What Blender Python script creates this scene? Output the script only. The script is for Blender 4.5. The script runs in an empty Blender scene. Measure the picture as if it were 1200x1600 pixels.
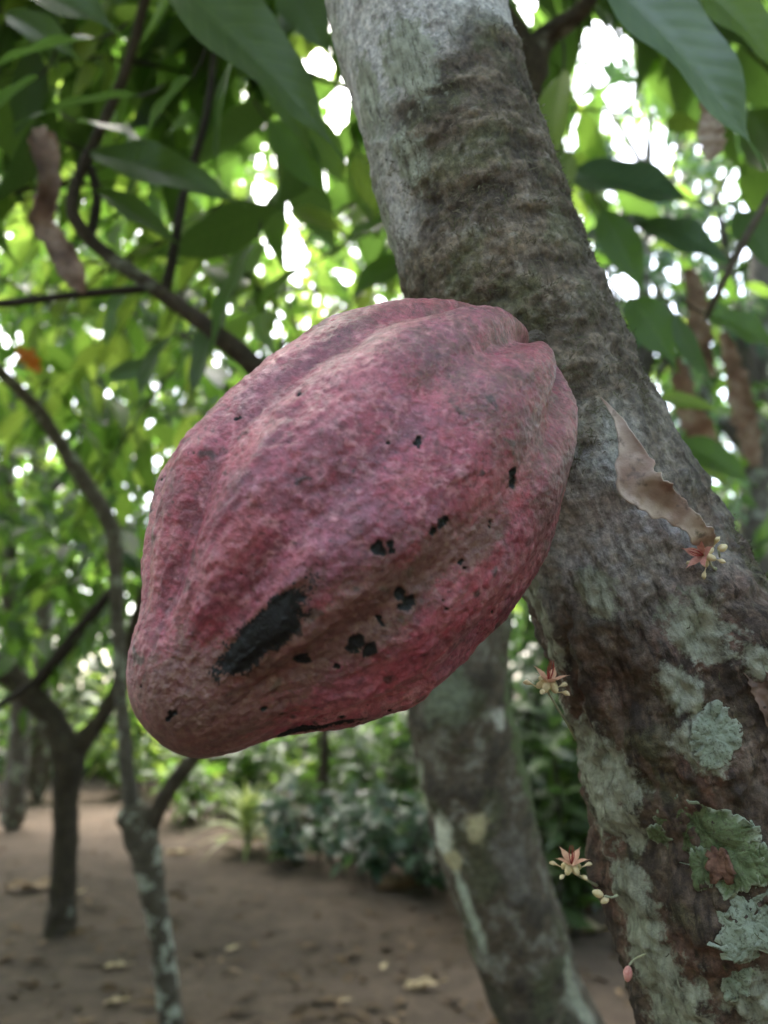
import bpy, math, random
import numpy as np
from mathutils import Vector, Matrix
from mathutils.bvhtree import BVHTree

random.seed(7)
rng = np.random.default_rng(7)
scene = bpy.context.scene

# ------------------------------------------------------------------ camera
CAM_H = 1.0
PITCH = math.radians(12.7)
FPX = 1244.0                       # focal length in pixels of the 1200 x 1600 photograph
cam_data = bpy.data.cameras.new('camera')
cam_data.sensor_fit = 'VERTICAL'
cam_data.sensor_height = 36.0
cam_data.sensor_width = 27.0
cam_data.lens = 36.0 * FPX / 1600.0
cam_data.clip_start = 0.01
cam_data.clip_end = 400.0
cam_data.dof.use_dof = True
cam_data.dof.focus_distance = 0.285
cam_data.dof.aperture_fstop = 8.5
cam = bpy.data.objects.new('camera', cam_data)
scene.collection.objects.link(cam)
cam.location = (0, 0, CAM_H)
cam.rotation_euler = (math.pi / 2 + PITCH, 0, 0)
scene.camera = cam

# ------------------------------------------------------------------ world, sun, exposure
SUN_EL, SUN_AZ = math.radians(58), math.radians(-25)     # azimuth measured from +Y towards +X
world = bpy.data.worlds.new('World')
scene.world = world
world.use_nodes = True
wn = world.node_tree.nodes
wn.clear()
w_out = wn.new('ShaderNodeOutputWorld')
w_bg = wn.new('ShaderNodeBackground')
w_sky = wn.new('ShaderNodeTexSky')
w_sky.sky_type = 'NISHITA'
w_sky.sun_disc = False
w_sky.sun_elevation = SUN_EL
w_sky.sun_rotation = SUN_AZ
w_sky.air_density = 1.0
w_sky.dust_density = 4.0
w_sky.ozone_density = 1.0
w_bg.inputs['Strength'].default_value = 0.15
w_hsv = wn.new('ShaderNodeHueSaturation')
w_hsv.inputs['Saturation'].default_value = 0.7                # thin bright cloud rather than clear blue
world.node_tree.links.new(w_sky.outputs[0], w_hsv.inputs['Color'])
world.node_tree.links.new(w_hsv.outputs[0], w_bg.inputs[0])
world.node_tree.links.new(w_bg.outputs[0], w_out.inputs[0])

sun_data = bpy.data.lights.new('sun', 'SUN')
sun_data.energy = 1.1
sun_data.angle = math.radians(30)
sun_data.color = (1.0, 0.95, 0.86)
sun = bpy.data.objects.new('sun', sun_data)
scene.collection.objects.link(sun)
sd = Vector((math.sin(SUN_AZ) * math.cos(SUN_EL), math.cos(SUN_AZ) * math.cos(SUN_EL), math.sin(SUN_EL)))
sun.rotation_euler = sd.to_track_quat('Z', 'Y').to_euler()

scene.view_settings.view_transform = 'Standard'
scene.view_settings.look = 'None'
scene.view_settings.gamma = 1.0
scene.view_settings.exposure = 3.6
scene.render.engine = 'CYCLES'
cy = scene.cycles
cy.use_denoising = True
cy.max_bounces = 9
cy.diffuse_bounces = 5
cy.glossy_bounces = 2
cy.transmission_bounces = 6
cy.sample_clamp_indirect = 6.0
cy.caustics_reflective = False
cy.caustics_refractive = False

# ------------------------------------------------------------------ helpers
FWD = np.array([0, math.cos(PITCH), math.sin(PITCH)])
UP = np.array([0, -math.sin(PITCH), math.cos(PITCH)])
RGT = np.array([1.0, 0, 0])
CAM = np.array([0, 0, CAM_H])


def at(px, py, d):
    """World point seen at a photograph pixel, d metres along the lens axis."""
    return CAM + d * (FWD + RGT * (px - 600) / FPX - UP * (py - 800) / FPX)


def proj(P):
    q = P - CAM
    z = q @ FWD
    return 600 + q @ RGT / z * FPX, 800 - q @ UP / z * FPX, z


def ground_at(px, py):
    d = FWD + RGT * (px - 600) / FPX - UP * (py - 800) / FPX
    return CAM + d * (-CAM_H / d[2])


def _grad(ix, iy, iz, fx, fy, fz, seed):
    h = (ix * 374761393 + iy * 668265263 + iz * 2147483647 + seed * 974634777) & 0xffffffff
    h = ((h ^ (h >> 13)) * 1274126177) & 0xffffffff
    h = h ^ (h >> 16)
    a = (h & 1023) * (2 * math.pi / 1024)
    c = ((h >> 10) & 1023) / 511.5 - 1.0
    s = np.sqrt(np.maximum(0, 1 - c * c))
    return np.cos(a) * s * fx + np.sin(a) * s * fy + c * fz


def noise(P, freq, seed=0):
    """Vectorised gradient noise, roughly -1..1."""
    p = P * freq
    i = np.floor(p).astype(np.int64)
    f = p - i
    u = f * f * f * (f * (f * 6 - 15) + 10)
    r = 0
    for dx in (0, 1):
        wx = u[:, 0] if dx else 1 - u[:, 0]
        for dy in (0, 1):
            wy = u[:, 1] if dy else 1 - u[:, 1]
            for dz in (0, 1):
                wz = u[:, 2] if dz else 1 - u[:, 2]
                r = r + wx * wy * wz * _grad(i[:, 0] + dx, i[:, 1] + dy, i[:, 2] + dz,
                                             f[:, 0] - dx, f[:, 1] - dy, f[:, 2] - dz, seed)
    return r * 1.6


def fbm(P, freq, octaves=4, seed=0, gain=0.5):
    r, a = 0, 1.0
    for k in range(octaves):
        r = r + a * noise(P, freq * 2.03 ** k, seed + k)
        a *= gain
    return r


def sstep(a, b, x):
    t = np.clip((x - a) / (b - a), 0, 1)
    return t * t * (3 - 2 * t)


def mixc(c0, c1, m):
    return c0 + (np.asarray(c1) - c0) * m[:, None]


def mesh_data(name, V, F, smooth=True, attrs=None):
    me = bpy.data.meshes.new(name)
    V = np.asarray(V, dtype=np.float32)
    F = np.asarray(F, dtype=np.int32)
    n, k = F.shape
    me.vertices.add(len(V))
    me.vertices.foreach_set('co', V.ravel())
    me.loops.add(n * k)
    me.loops.foreach_set('vertex_index', F.ravel())
    me.polygons.add(n)
    me.polygons.foreach_set('loop_start', np.arange(n, dtype=np.int32) * k)
    me.polygons.foreach_set('use_smooth', np.full(n, smooth, dtype=bool))
    me.update(calc_edges=True)
    for key, val in (attrs or {}).items():
        val = np.asarray(val, dtype=np.float32)
        if val.ndim == 1:
            me.attributes.new(key, 'FLOAT', 'POINT').data.foreach_set('value', val)
        else:
            col = np.concatenate([val, np.ones((len(val), 1), np.float32)], 1)
            me.attributes.new(key, 'FLOAT_COLOR', 'POINT').data.foreach_set('color', col.ravel())
    return me


def link(name, me, mat, parent=None, **props):
    o = bpy.data.objects.new(name, me)
    scene.collection.objects.link(o)
    if me is not None and mat is not None and not me.materials:
        me.materials.append(mat)
    if parent is not None:
        o.parent = parent
        o.matrix_parent_inverse = parent.matrix_basis.inverted()
    for k, v in props.items():
        o[k] = v
    return o


def obj(name, V, F, mat, parent=None, smooth=True, attrs=None, **props):
    return link(name, mesh_data(name, V, F, smooth, attrs), mat, parent, **props)


def thing(name, label, category, loc=(0, 0, 0), group=None):
    o = link(name, None, None, label=label, category=category)
    o.location = Vector(loc)
    if group:
        o['group'] = group
    return o


def grid_faces(n, m, wrap=False):
    i = np.arange(n - 1)[:, None]
    j = np.arange(m if wrap else m - 1)[None, :]
    j2 = (j + 1) % m
    return np.stack([i * m + j, i * m + j2, (i + 1) * m + j2, (i + 1) * m + j], -1).reshape(-1, 4)


def spline(pts, n):
    """Catmull-Rom through rows of pts (any number of columns)."""
    pts = np.asarray(pts, float)
    P = np.vstack([2 * pts[0] - pts[1], pts, 2 * pts[-1] - pts[-2]])
    seg = len(pts) - 1
    x = np.linspace(0, seg, n)
    i = np.minimum(x.astype(int), seg - 1)
    t = (x - i)[:, None]
    a, b, c, d = P[i], P[i + 1], P[i + 2], P[i + 3]
    return 0.5 * (2 * b + (c - a) * t + (2 * a - 5 * b + 4 * c - d) * t ** 2 + (3 * b - a - 3 * c + d) * t ** 3)


def frames(C, ref):
    T = np.gradient(C, axis=0)
    T /= np.linalg.norm(T, axis=1)[:, None]
    U = np.empty_like(T)
    u = np.asarray(ref, float)
    for k in range(len(T)):
        u = u - T[k] * (u @ T[k])
        u = u / np.linalg.norm(u)
        U[k] = u
    return T, U, np.cross(T, U)


def tube(pts, radii, n=None, seg=10, rough=0.0, freq=20, seed=0, ref=(1, 0.1, 0.05)):
    """Tapered, slightly lumpy branch through pts; ends closed to a point."""
    n = n or max(6, 4 * len(pts))
    A = spline(np.c_[np.asarray(pts, float), np.asarray(radii, float)], n)
    C, R = A[:, :3], np.maximum(A[:, 3], 1e-4)
    T, U, W = frames(C, ref)
    th = np.linspace(0, 2 * math.pi, seg, endpoint=False)
    ring = np.cos(th)[None, :, None] * U[:, None] + np.sin(th)[None, :, None] * W[:, None]
    V = (C[:, None] + R[:, None, None] * ring).reshape(-1, 3)
    if rough:
        nn = fbm(V, freq, 3, seed)
        V = V + ring.reshape(-1, 3) * (nn * rough * np.repeat(R, seg))[:, None]
    V = V.reshape(n, seg, 3)
    V[0] = C[0]
    V[-1] = C[-1]
    return V.reshape(-1, 3), grid_faces(n, seg, True)


def join(parts):
    Vs, Fs, k = [], [], 0
    for V, F in parts:
        Vs.append(V)
        Fs.append(F + k)
        k += len(V)
    return np.vstack(Vs), np.vstack(Fs)


# ------------------------------------------------------------------ materials
class Mat:
    def __init__(self, name):
        self.m = bpy.data.materials.new(name)
        self.m.use_nodes = True
        self.t = self.m.node_tree
        self.t.nodes.clear()
        self.out = self.n('OutputMaterial')

    def n(self, kind, **kw):
        nd = self.t.nodes.new('ShaderNode' + kind)
        for k, v in kw.items():
            if hasattr(nd, k) and not k[0].isupper():
                setattr(nd, k, v)
            else:
                nd.inputs[k].default_value = v
        return nd

    def l(self, a, b):
        self.t.links.new(a, b)

    def noise(self, scale, detail=5, rough=0.6, vec=None):
        nd = self.n('TexNoise', Scale=scale, Detail=detail, Roughness=rough)
        if vec is None:
            vec = self.coord()
        self.l(vec, nd.inputs['Vector'])
        return nd.outputs['Fac']

    def coord(self):
        if not hasattr(self, 'tc'):
            self.tc = self.n('TexCoord').outputs['Object']
        return self.tc

    def ramp(self, fac, stops):
        r = self.n('ValToRGB')
        e = r.color_ramp.elements
        while len(e) < len(stops):
            e.new(0.5)
        for k, (p, c) in enumerate(stops):
            e[k].position = p
            e[k].color = (c, c, c, 1) if isinstance(c, (int, float)) else (*c, 1)
        self.l(fac, r.inputs[0])
        return r.outputs[0]

    def mix(self, fac, a, b, mode='MIX'):
        x = self.n('Mix', data_type='RGBA', blend_type=mode)
        for s, v in ((0, fac), (6, a), (7, b)):
            if isinstance(v, bpy.types.NodeSocket):
                self.l(v, x.inputs[s])
            elif isinstance(v, (int, float)):
                x.inputs[s].default_value = v
            else:
                x.inputs[s].default_value = (*v, 1)
        return x.outputs[2]

    def bump(self, h, strength, dist, normal=None):
        b = self.n('Bump', Strength=strength, Distance=dist)
        self.l(h, b.inputs['Height'])
        if normal is not None:
            self.l(normal, b.inputs['Normal'])
        return b.outputs[0]

    def cut(self, v, lo, hi):
        m = self.n('MapRange')
        self.l(v, m.inputs['Value'])
        m.inputs['From Min'].default_value = lo
        m.inputs['From Max'].default_value = hi
        return m.outputs['Result']

    def attr(self, name):
        return self.n('Attribute', attribute_name=name)

    def principled(self, col, rough=0.7, normal=None, spec=0.5, **kw):
        p = self.n('BsdfPrincipled')
        for s, v in (('Base Color', col), ('Roughness', rough), ('Specular IOR Level', spec)):
            if isinstance(v, bpy.types.NodeSocket):
                self.l(v, p.inputs[s])
            elif isinstance(v, tuple):
                p.inputs[s].default_value = (*v, 1)
            else:
                p.inputs[s].default_value = v
        for k, v in kw.items():
            p.inputs[k].default_value = v
        if normal is not None:
            self.l(normal, p.inputs['Normal'])
        return p

    def done(self, shader):
        self.l(shader.outputs[0], self.out.inputs[0])
        return self.m


def leaf_material(name, stops, trans, trans_amt=0.45, rough=0.42, spec=0.4, vein=True):
    """Thin translucent leaf; colour runs over 'rnd', veins from the leaf's own u,v."""
    M = Mat(name)
    r = M.attr('rnd').outputs['Fac']
    col = M.ramp(r, stops)
    nz = M.noise(14, 3)
    col = M.mix(0.35, col, M.ramp(nz, [(0.3, (0.35, 0.4, 0.3)), (0.75, (1.25, 1.2, 1.0))]), 'MULTIPLY')
    tcol = M.ramp(r, trans)
    nrm = None
    if vein:
        u = M.attr('lu').outputs['Fac']
        v = M.attr('lv').outputs['Fac']
        ab = M.n('Math', operation='ABSOLUTE')
        M.l(v, ab.inputs[0])
        k = M.n('Math', operation='MULTIPLY_ADD')          # side veins lean towards the tip
        M.l(ab.outputs[0], k.inputs[0])
        k.inputs[1].default_value = -0.16
        M.l(u, k.inputs[2])
        s = M.n('Math', operation='MULTIPLY')
        M.l(k.outputs[0], s.inputs[0])
        s.inputs[1].default_value = 75.0
        si = M.n('Math', operation='SINE')
        M.l(s.outputs[0], si.inputs[0])
        side = M.ramp(si.outputs[0], [(0.8, 0.0), (1.0, 1.0)])
        mid = M.ramp(ab.outputs[0], [(0.02, 1.0), (0.06, 0.0)])
        veins = M.mix(1.0, side, mid, 'LIGHTEN')
        col = M.mix(M.mix(1.0, veins, (0.18, 0.18, 0.18), 'MULTIPLY'), col, (0.16, 0.2, 0.08))
        nrm = M.bump(si.outputs[0], 0.07, 0.002)
    p = M.principled(col, rough, nrm, spec)
    t = M.n('BsdfTranslucent')
    M.l(tcol, t.inputs[0])
    x = M.n('MixShader', Fac=trans_amt)
    M.l(p.outputs[0], x.inputs[1])
    M.l(t.outputs[0], x.inputs[2])
    return M.done(x)


LEAF_GREEN = leaf_material('leaf_green',
    [(0.0, (0.022, 0.05, 0.014)), (0.5, (0.045, 0.095, 0.02)), (1.0, (0.09, 0.15, 0.03))],
    [(0.0, (0.06, 0.13, 0.015)), (0.5, (0.165, 0.33, 0.04)), (1.0, (0.46, 0.63, 0.10))], 0.5)
LEAF_DARK = leaf_material('leaf_dark',  # dark leaf, its colour lifted to paint in the haze veil
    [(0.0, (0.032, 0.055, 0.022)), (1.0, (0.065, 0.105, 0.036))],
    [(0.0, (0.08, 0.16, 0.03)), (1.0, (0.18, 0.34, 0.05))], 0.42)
LEAF_BLUISH = leaf_material('leaf_bluish',  # bluish green foliage
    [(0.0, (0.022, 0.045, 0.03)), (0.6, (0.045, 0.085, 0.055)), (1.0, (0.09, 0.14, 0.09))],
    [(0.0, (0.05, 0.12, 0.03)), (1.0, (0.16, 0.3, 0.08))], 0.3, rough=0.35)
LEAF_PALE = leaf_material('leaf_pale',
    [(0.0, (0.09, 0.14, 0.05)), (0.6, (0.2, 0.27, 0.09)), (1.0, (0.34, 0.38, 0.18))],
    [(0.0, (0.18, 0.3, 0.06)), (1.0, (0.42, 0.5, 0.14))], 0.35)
LEAF_DEAD = leaf_material('leaf_dead',
    [(0.0, (0.055, 0.032, 0.02)), (0.4, (0.12, 0.075, 0.045)), (0.75, (0.24, 0.16, 0.1)), (1.0, (0.42, 0.34, 0.22))],
    [(0.0, (0.05, 0.025, 0.012)), (1.0, (0.3, 0.2, 0.1))], 0.15, rough=0.75, spec=0.2)
LEAF_ORANGE = leaf_material('leaf_orange',
    [(0.0, (0.6, 0.24, 0.03)), (1.0, (0.6, 0.24, 0.03))],
    [(0.0, (0.8, 0.34, 0.03)), (1.0, (0.8, 0.34, 0.03))], 0.5)


def bark_material(name, dark, light, lichen, lichen_amt=0.5, scale=1.0):
    M = Mat(name)
    a = M.noise(18 * scale, 6, 0.65)
    b = M.noise(70 * scale, 5, 0.7)
    col = M.mix(M.ramp(a, [(0.35, 0.0), (0.65, 1.0)]), dark, light)
    col = M.mix(M.ramp(b, [(0.3, 0.55), (0.7, 0.0)]), col, tuple(c * 0.35 for c in dark))
    lm = M.ramp(M.noise(11 * scale, 4, 0.55), [(0.66 - 0.2 * lichen_amt, 0.0), (0.72 - 0.2 * lichen_amt, 1.0)])
    col = M.mix(lm, col, lichen)
    col = M.mix(M.ramp(M.noise(160 * scale, 3), [(0.4, 0.25), (0.6, 0.0)]), col, (0.02, 0.018, 0.012))
    nrm = M.bump(b, 0.8, 0.012 / scale)
    return M.done(M.principled(col, 0.85, nrm, 0.25))


BARK_DARK = bark_material('bark_dark', (0.05, 0.038, 0.028), (0.11, 0.085, 0.062), (0.22, 0.22, 0.18), 0.1)
BARK_TWIG = bark_material('bark_twig', (0.03, 0.024, 0.02), (0.065, 0.052, 0.042), (0.12, 0.12, 0.1), 0.15)
BARK_LICHEN = bark_material('bark_lichen', (0.07, 0.055, 0.042), (0.15, 0.13, 0.10), (0.36, 0.37, 0.31), 0.62, 2.0)
BARK_GREY = bark_material('bark_grey', (0.10, 0.085, 0.07), (0.22, 0.19, 0.16), (0.34, 0.36, 0.29), 0.5)


def soil_material():
    M = Mat('soil')
    a = M.noise(0.9, 5, 0.6)
    b = M.noise(9, 6, 0.7)
    c = M.noise(60, 4, 0.7)
    col = M.mix(M.ramp(a, [(0.3, 0.0), (0.7, 1.0)]), (0.060, 0.043, 0.031), (0.118, 0.087, 0.062))
    col = M.mix(M.ramp(b, [(0.4, 0.6), (0.62, 0.0)]), col, (0.045, 0.034, 0.026))
    col = M.mix(M.ramp(c, [(0.55, 0.0), (0.75, 0.5)]), col, (0.17, 0.135, 0.10))
    h = M.mix(0.5, b, c)
    return M.done(M.principled(col, 0.95, M.bump(h, 0.9, 0.03), 0.15))


SOIL = soil_material()


# ------------------------------------------------------------------ leaf shapes
def leaf_template(nl=8, nw=4, width=0.34, fold=0.22, droop=0.25, wave=0.0, shape=0.85, tip=0.12, seed=0):
    """Unit-length leaf from the origin along +X, upper face +Z. Returns V, F, u, v."""
    u = np.linspace(0, 1, nl + 1)
    v = np.linspace(-1, 1, nw + 1)
    uu, vv = np.meshgrid(u, v, indexing='ij')
    body = np.clip(uu / (1 - tip), 0, 1)
    w = 0.5 * width * np.sin(np.pi * body ** shape) ** 0.85
    w = np.maximum(w, 0.5 * width * 0.10 * np.clip((1 - uu) / tip, 0, 1) * (uu > 0.4))
    w = np.where(uu <= 0, 0.5 * width * 0.05, w)
    y = w * vv
    rg = np.random.default_rng(seed)
    ph = rg.uniform(0, 6.28, 2)
    z = fold * np.abs(y) - droop * uu ** 2
    z = z + wave * np.abs(vv) ** 1.5 * np.sin(uu * 15 + ph[0] + vv * 2) * width
    x = uu - 0.35 * droop * uu ** 3 * 0.5
    V = np.stack([x, y, z], -1).reshape(-1, 3)
    return V, grid_faces(nl + 1, nw + 1), uu.ravel(), vv.ravel()


CROWN_T = [leaf_template(5, 2, 0.36, f, d, seed=s) for s, (f, d) in enumerate(((0.25, 0.2), (0.15, 0.42), (0.4, 0.3)))]
FAR_T = [leaf_template(3, 2, 0.42, f, d, seed=s) for s, (f, d) in enumerate(((0.25, 0.25), (0.2, 0.5)))]
STRAP_T = [leaf_template(7, 2, 0.06, 0.4, d, shape=0.6, tip=0.3, seed=s) for s, d in enumerate((0.45, 0.75, 1.0))]


def unit(a):
    return a / np.maximum(np.linalg.norm(a, axis=-1, keepdims=True), 1e-9)


def scatter_leaves(base, direc, nrm, size, templates, rnd):
    """Many leaves as one vertex/face set with per-leaf frames."""
    X = unit(direc)
    Z = unit(nrm - X * np.sum(nrm * X, 1)[:, None])
    Y = np.cross(Z, X)
    pick = rng.integers(0, len(templates), len(base))
    Vs, Fs, A, B, C, k = [], [], [], [], [], 0
    for t, (V, F, u, v) in enumerate(templates):
        s = np.where(pick == t)[0]
        if not len(s):
            continue
        W = base[s][:, None] + size[s][:, None, None] * (
            V[None, :, 0:1] * X[s][:, None] + V[None, :, 1:2] * Y[s][:, None] + V[None, :, 2:3] * Z[s][:, None])
        nv = len(V)
        Vs.append(W.reshape(-1, 3))
        Fs.append((F[None] + (k + np.arange(len(s)) * nv)[:, None, None]).reshape(-1, 4))
        A.append(np.repeat(rnd[s], nv))
        B.append(np.tile(u, len(s)))
        C.append(np.tile(v, len(s)))
        k += nv * len(s)
    return np.vstack(Vs), np.vstack(Fs), {'rnd': np.concatenate(A), 'lu': np.concatenate(B), 'lv': np.concatenate(C)}


# openings in the canopy: rays of sky that the photograph shows between the crowns
GAPS = [(542, 168, 34), (500, 104, 24), (412, 302, 16), (465, 298, 17), (506, 284, 14), (458, 402, 22), (400, 245, 9),
        (1008, 236, 36), (942, 172, 24), (965, 150, 20), (990, 392, 17), (950, 448, 20), (992, 442, 24), (1140, 292, 13),
        (1165, 286, 11), (930, 48, 20), (822, 18, 24), (1190, 60, 30), (808, 85, 14), (930, 80, 18), (246, 603, 7), (238, 657, 7), (28, 785, 10), (14, 232, 9),
        (55, 290, 8), (540, 435, 12), (88, 175, 9), (925, 120, 20)]


def open_to_sky(P, pad=0.0):
    x, y, z = proj(P)
    m = np.zeros(len(P), bool)
    for gx, gy, gr in GAPS:
        m |= (np.hypot(x - gx, y - gy) < gr * (0.8 if gr >= 20 else 0.65) + pad / np.maximum(z, 0.3) * FPX)
    return m & (z > 0.2)


def crown_leaves(centre, radii, twigs, per=9, leaf=(0.17, 0.28), templates=CROWN_T, clear=True, bright=0.0, hollow=0.3):
    """Leaves carried alternately along drooping twigs spread through an ellipsoid."""
    d = unit(rng.normal(size=(twigs, 3)))
    r = rng.uniform(hollow ** 3, 1, twigs) ** (1 / 3)
    p = np.asarray(centre) + d * r[:, None] * np.asarray(radii)
    td = unit(d * [1, 1, 0.3] + rng.normal(size=(twigs, 3)) * 0.5 + [0, 0, -0.1])
    L = rng.uniform(0.3, 0.6, twigs)
    side = unit(np.cross(td, [0, 0, 1]) + 1e-6)
    bs, ds, ns, sz, rd = [], [], [], [], []
    tone = rng.uniform(0, 1, twigs)
    for k in range(per):
        f = k / (per - 1)
        sg = 1 if k % 2 else -1
        b = p + td * (L * f)[:, None] + np.array([0, 0, -0.12]) * (f * f)
        dd = td * 0.7 + side * sg * rng.uniform(0.3, 1.0, twigs)[:, None] + rng.normal(size=(twigs, 3)) * 0.22
        dd[:, 2] -= rng.uniform(0.1, 0.9, twigs)
        bs.append(b)
        ds.append(dd)
        ns.append(np.array([0, 0, 1]) + rng.normal(size=(twigs, 3)) * 0.45)
        sz.append(rng.uniform(leaf[0], leaf[1], twigs))
        rd.append(np.clip(tone * 0.6 + rng.uniform(0, 0.4, twigs) + bright, 0, 1))
    b, dd, nn, s, rd = np.vstack(bs), np.vstack(ds), np.vstack(ns), np.concatenate(sz), np.concatenate(rd)
    if clear:
        keep = ~open_to_sky(b + unit(dd) * (s * 0.5)[:, None], 0.022)
        keep &= ~open_to_sky(b, 0.01) & ~open_to_sky(b + unit(dd) * s[:, None], 0.01)
        q = b + unit(dd) * (s * 0.5)[:, None] - CAM
        keep &= (np.linalg.norm(q, axis=1) > 0.9)
        b, dd, nn, s, rd = b[keep], dd[keep], nn[keep], s[keep], rd[keep]
    tw = []
    for k in range(0, twigs, 2):
        a = p[k] - td[k] * 0.25
        pts = [a, p[k], p[k] + td[k] * L[k] * 0.5 + [0, 0, -0.03], p[k] + td[k] * L[k] + [0, 0, -0.12]]
        if clear and (open_to_sky(np.array(pts), 0.0).any() or min(np.linalg.norm(np.array(pts) - CAM, axis=1)) < 0.9):
            continue
        tw.append(tube(pts, [0.007, 0.006, 0.004, 0.002], 5, 5))
    return scatter_leaves(b, dd, nn, s, templates, rd), tw


def one_leaf(name, A, B, width, mat, parent, rnd=0.4, up=(0, 0, 1), droop=0.18, fold=0.25, wave=0.03, roll=0.0,
             stalk=True, nl=18, nw=8, **props):
    """A single big leaf from A to B with its stalk."""
    A, B = np.asarray(A, float), np.asarray(B, float)
    L = np.linalg.norm(B - A)
    V, F, u, v = leaf_template(nl, nw, width / L, fold, droop, wave, seed=int(abs(A[0]) * 1e4) % 97)
    tipv = V[np.argmax(u)]
    X = unit(B - A)
    Z = np.asarray(up, float)
    Z = unit(Z - X * (Z @ X))
    Y = np.cross(Z, X)
    c, s = math.cos(roll), math.sin(roll)
    Y, Z = Y * c + Z * s, Z * c - Y * s
    a = math.atan2(-tipv[2], tipv[0])                      # turn so that the drooped tip still lands on B
    V = np.stack([V[:, 0] * math.cos(a) - V[:, 2] * math.sin(a), V[:, 1], V[:, 0] * math.sin(a) + V[:, 2] * math.cos(a)], 1)
    V /= math.hypot(tipv[0], tipv[2])
    W = A + L * (V[:, 0:1] * X + V[:, 1:2] * Y + V[:, 2:3] * Z)
    n0 = len(W)
    o = obj(name, W, F, mat, parent, True, {'rnd': np.full(n0, rnd), 'lu': u, 'lv': v}, **props)
    if stalk:
        sv, sf = tube([A + X * 0.01, A - X * 0.02, A - X * 0.045 + Z * 0.008], [0.0012, 0.0015, 0.002], 5, 6)
        obj('leaf_stalk', sv, sf, BARK_TWIG, o if parent is None or parent.parent is None else parent)
    return o


# ------------------------------------------------------------------ ground
def build_ground():
    xs = np.concatenate([np.linspace(-60, -9, 12), np.linspace(-8, 8, 130), np.linspace(9, 60, 12)])
    ys = np.concatenate([np.linspace(-40, 0, 10), np.linspace(0.3, 14, 150), np.linspace(15, 90, 16)])
    X, Y = np.meshgrid(xs, ys, indexing='ij')
    P = np.stack([X.ravel(), Y.ravel(), np.zeros(X.size)], 1)
    P[:, 2] = 0.05 * noise(P, 0.5, 3) + 0.03 * fbm(P, 2.2, 3, 5)
    obj('ground', P, grid_faces(len(xs), len(ys))[:, ::-1], SOIL, kind='structure')


build_ground()


# ------------------------------------------------------------------ foreground cacao tree: trunk
TRUNK_CTRL = [  # px centre, py, depth, half width in px
    (560, -420, .47, 112), (602, -200, .44, 122), (648, 0, .42, 133), (719, 250, .395, 136), (797, 480, .378, 147),
    (891, 700, .37, 150), (985, 900, .366, 158), (1076, 1100, .362, 180), (1136, 1300, .36, 205), (1235, 1600, .36, 218)]
_tc = [np.r_[at(x, y, d), hw * d / FPX, y] for x, y, d, hw in TRUNK_CTRL]
_low = _tc[-1]
_tc.append(np.r_[_low[:3] + [0.055, 0.0, -0.18], 0.066, 2100])
_tc.append(np.r_[_low[:3] + [0.10, 0.01, -0.50], 0.075, 2800])
_tc.append(np.r_[_low[0] + 0.12, _low[1] + 0.02, -0.06, 0.12, 3400])
_tc.insert(0, np.r_[at(470, -900, .56), 0.037, -900])
TRUNK_AX = spline(np.array(_tc), 900)
NR, NS = 900, 320
_C, _R, _PY = TRUNK_AX[:, :3], TRUNK_AX[:, 3], TRUNK_AX[:, 4]
_T, _U, _W = frames(_C, (1, 0, 0))
_th = np.linspace(0, 2 * math.pi, NS, endpoint=False)
RING = (np.cos(_th)[None, :, None] * _U[:, None] + np.sin(_th)[None, :, None] * _W[:, None]).reshape(-1, 3)
TV0 = np.repeat(_C, NS, 0) + RING * np.repeat(_R, NS)[:, None]
TPY = np.repeat(_PY, NS)                                    # how far down the trunk
TU = np.tile(np.cos(_th), NR)                               # -1 left flank .. 1 right flank
FACING = np.einsum('ij,ij->i', RING, unit(CAM - TV0))
_tx, _ty, _tz = proj(TV0)


def trunk_point(px, py):
    """Nearest point of the smooth trunk surface on the near side."""
    d = np.hypot(_tx - px, _ty - py) + np.where(FACING < 0.02, 1e5, 0)
    k = int(np.argmin(d))
    return TV0[k], RING[k], k


def patch(px, py, rx, ry, lean=0.0, seed=0, edge=0.18, ragged=0.55, freq=70):
    """Ragged spot on the trunk surface around a 3D point; rx across the trunk, ry along it, in metres."""
    c, nrm, k = trunk_point(px, py)
    i = k // NS
    q = TV0 - c
    al = q @ _T[i]
    ac = q @ unit(np.cross(_T[i], nrm))
    dn = q @ nrm
    a2, b2 = ac * math.cos(lean) + al * math.sin(lean), al * math.cos(lean) - ac * math.sin(lean)
    r = np.sqrt((a2 / rx) ** 2 + (b2 / ry) ** 2 + (dn / 0.04) ** 2)
    return np.clip(1 - r, -1, 1)


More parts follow.
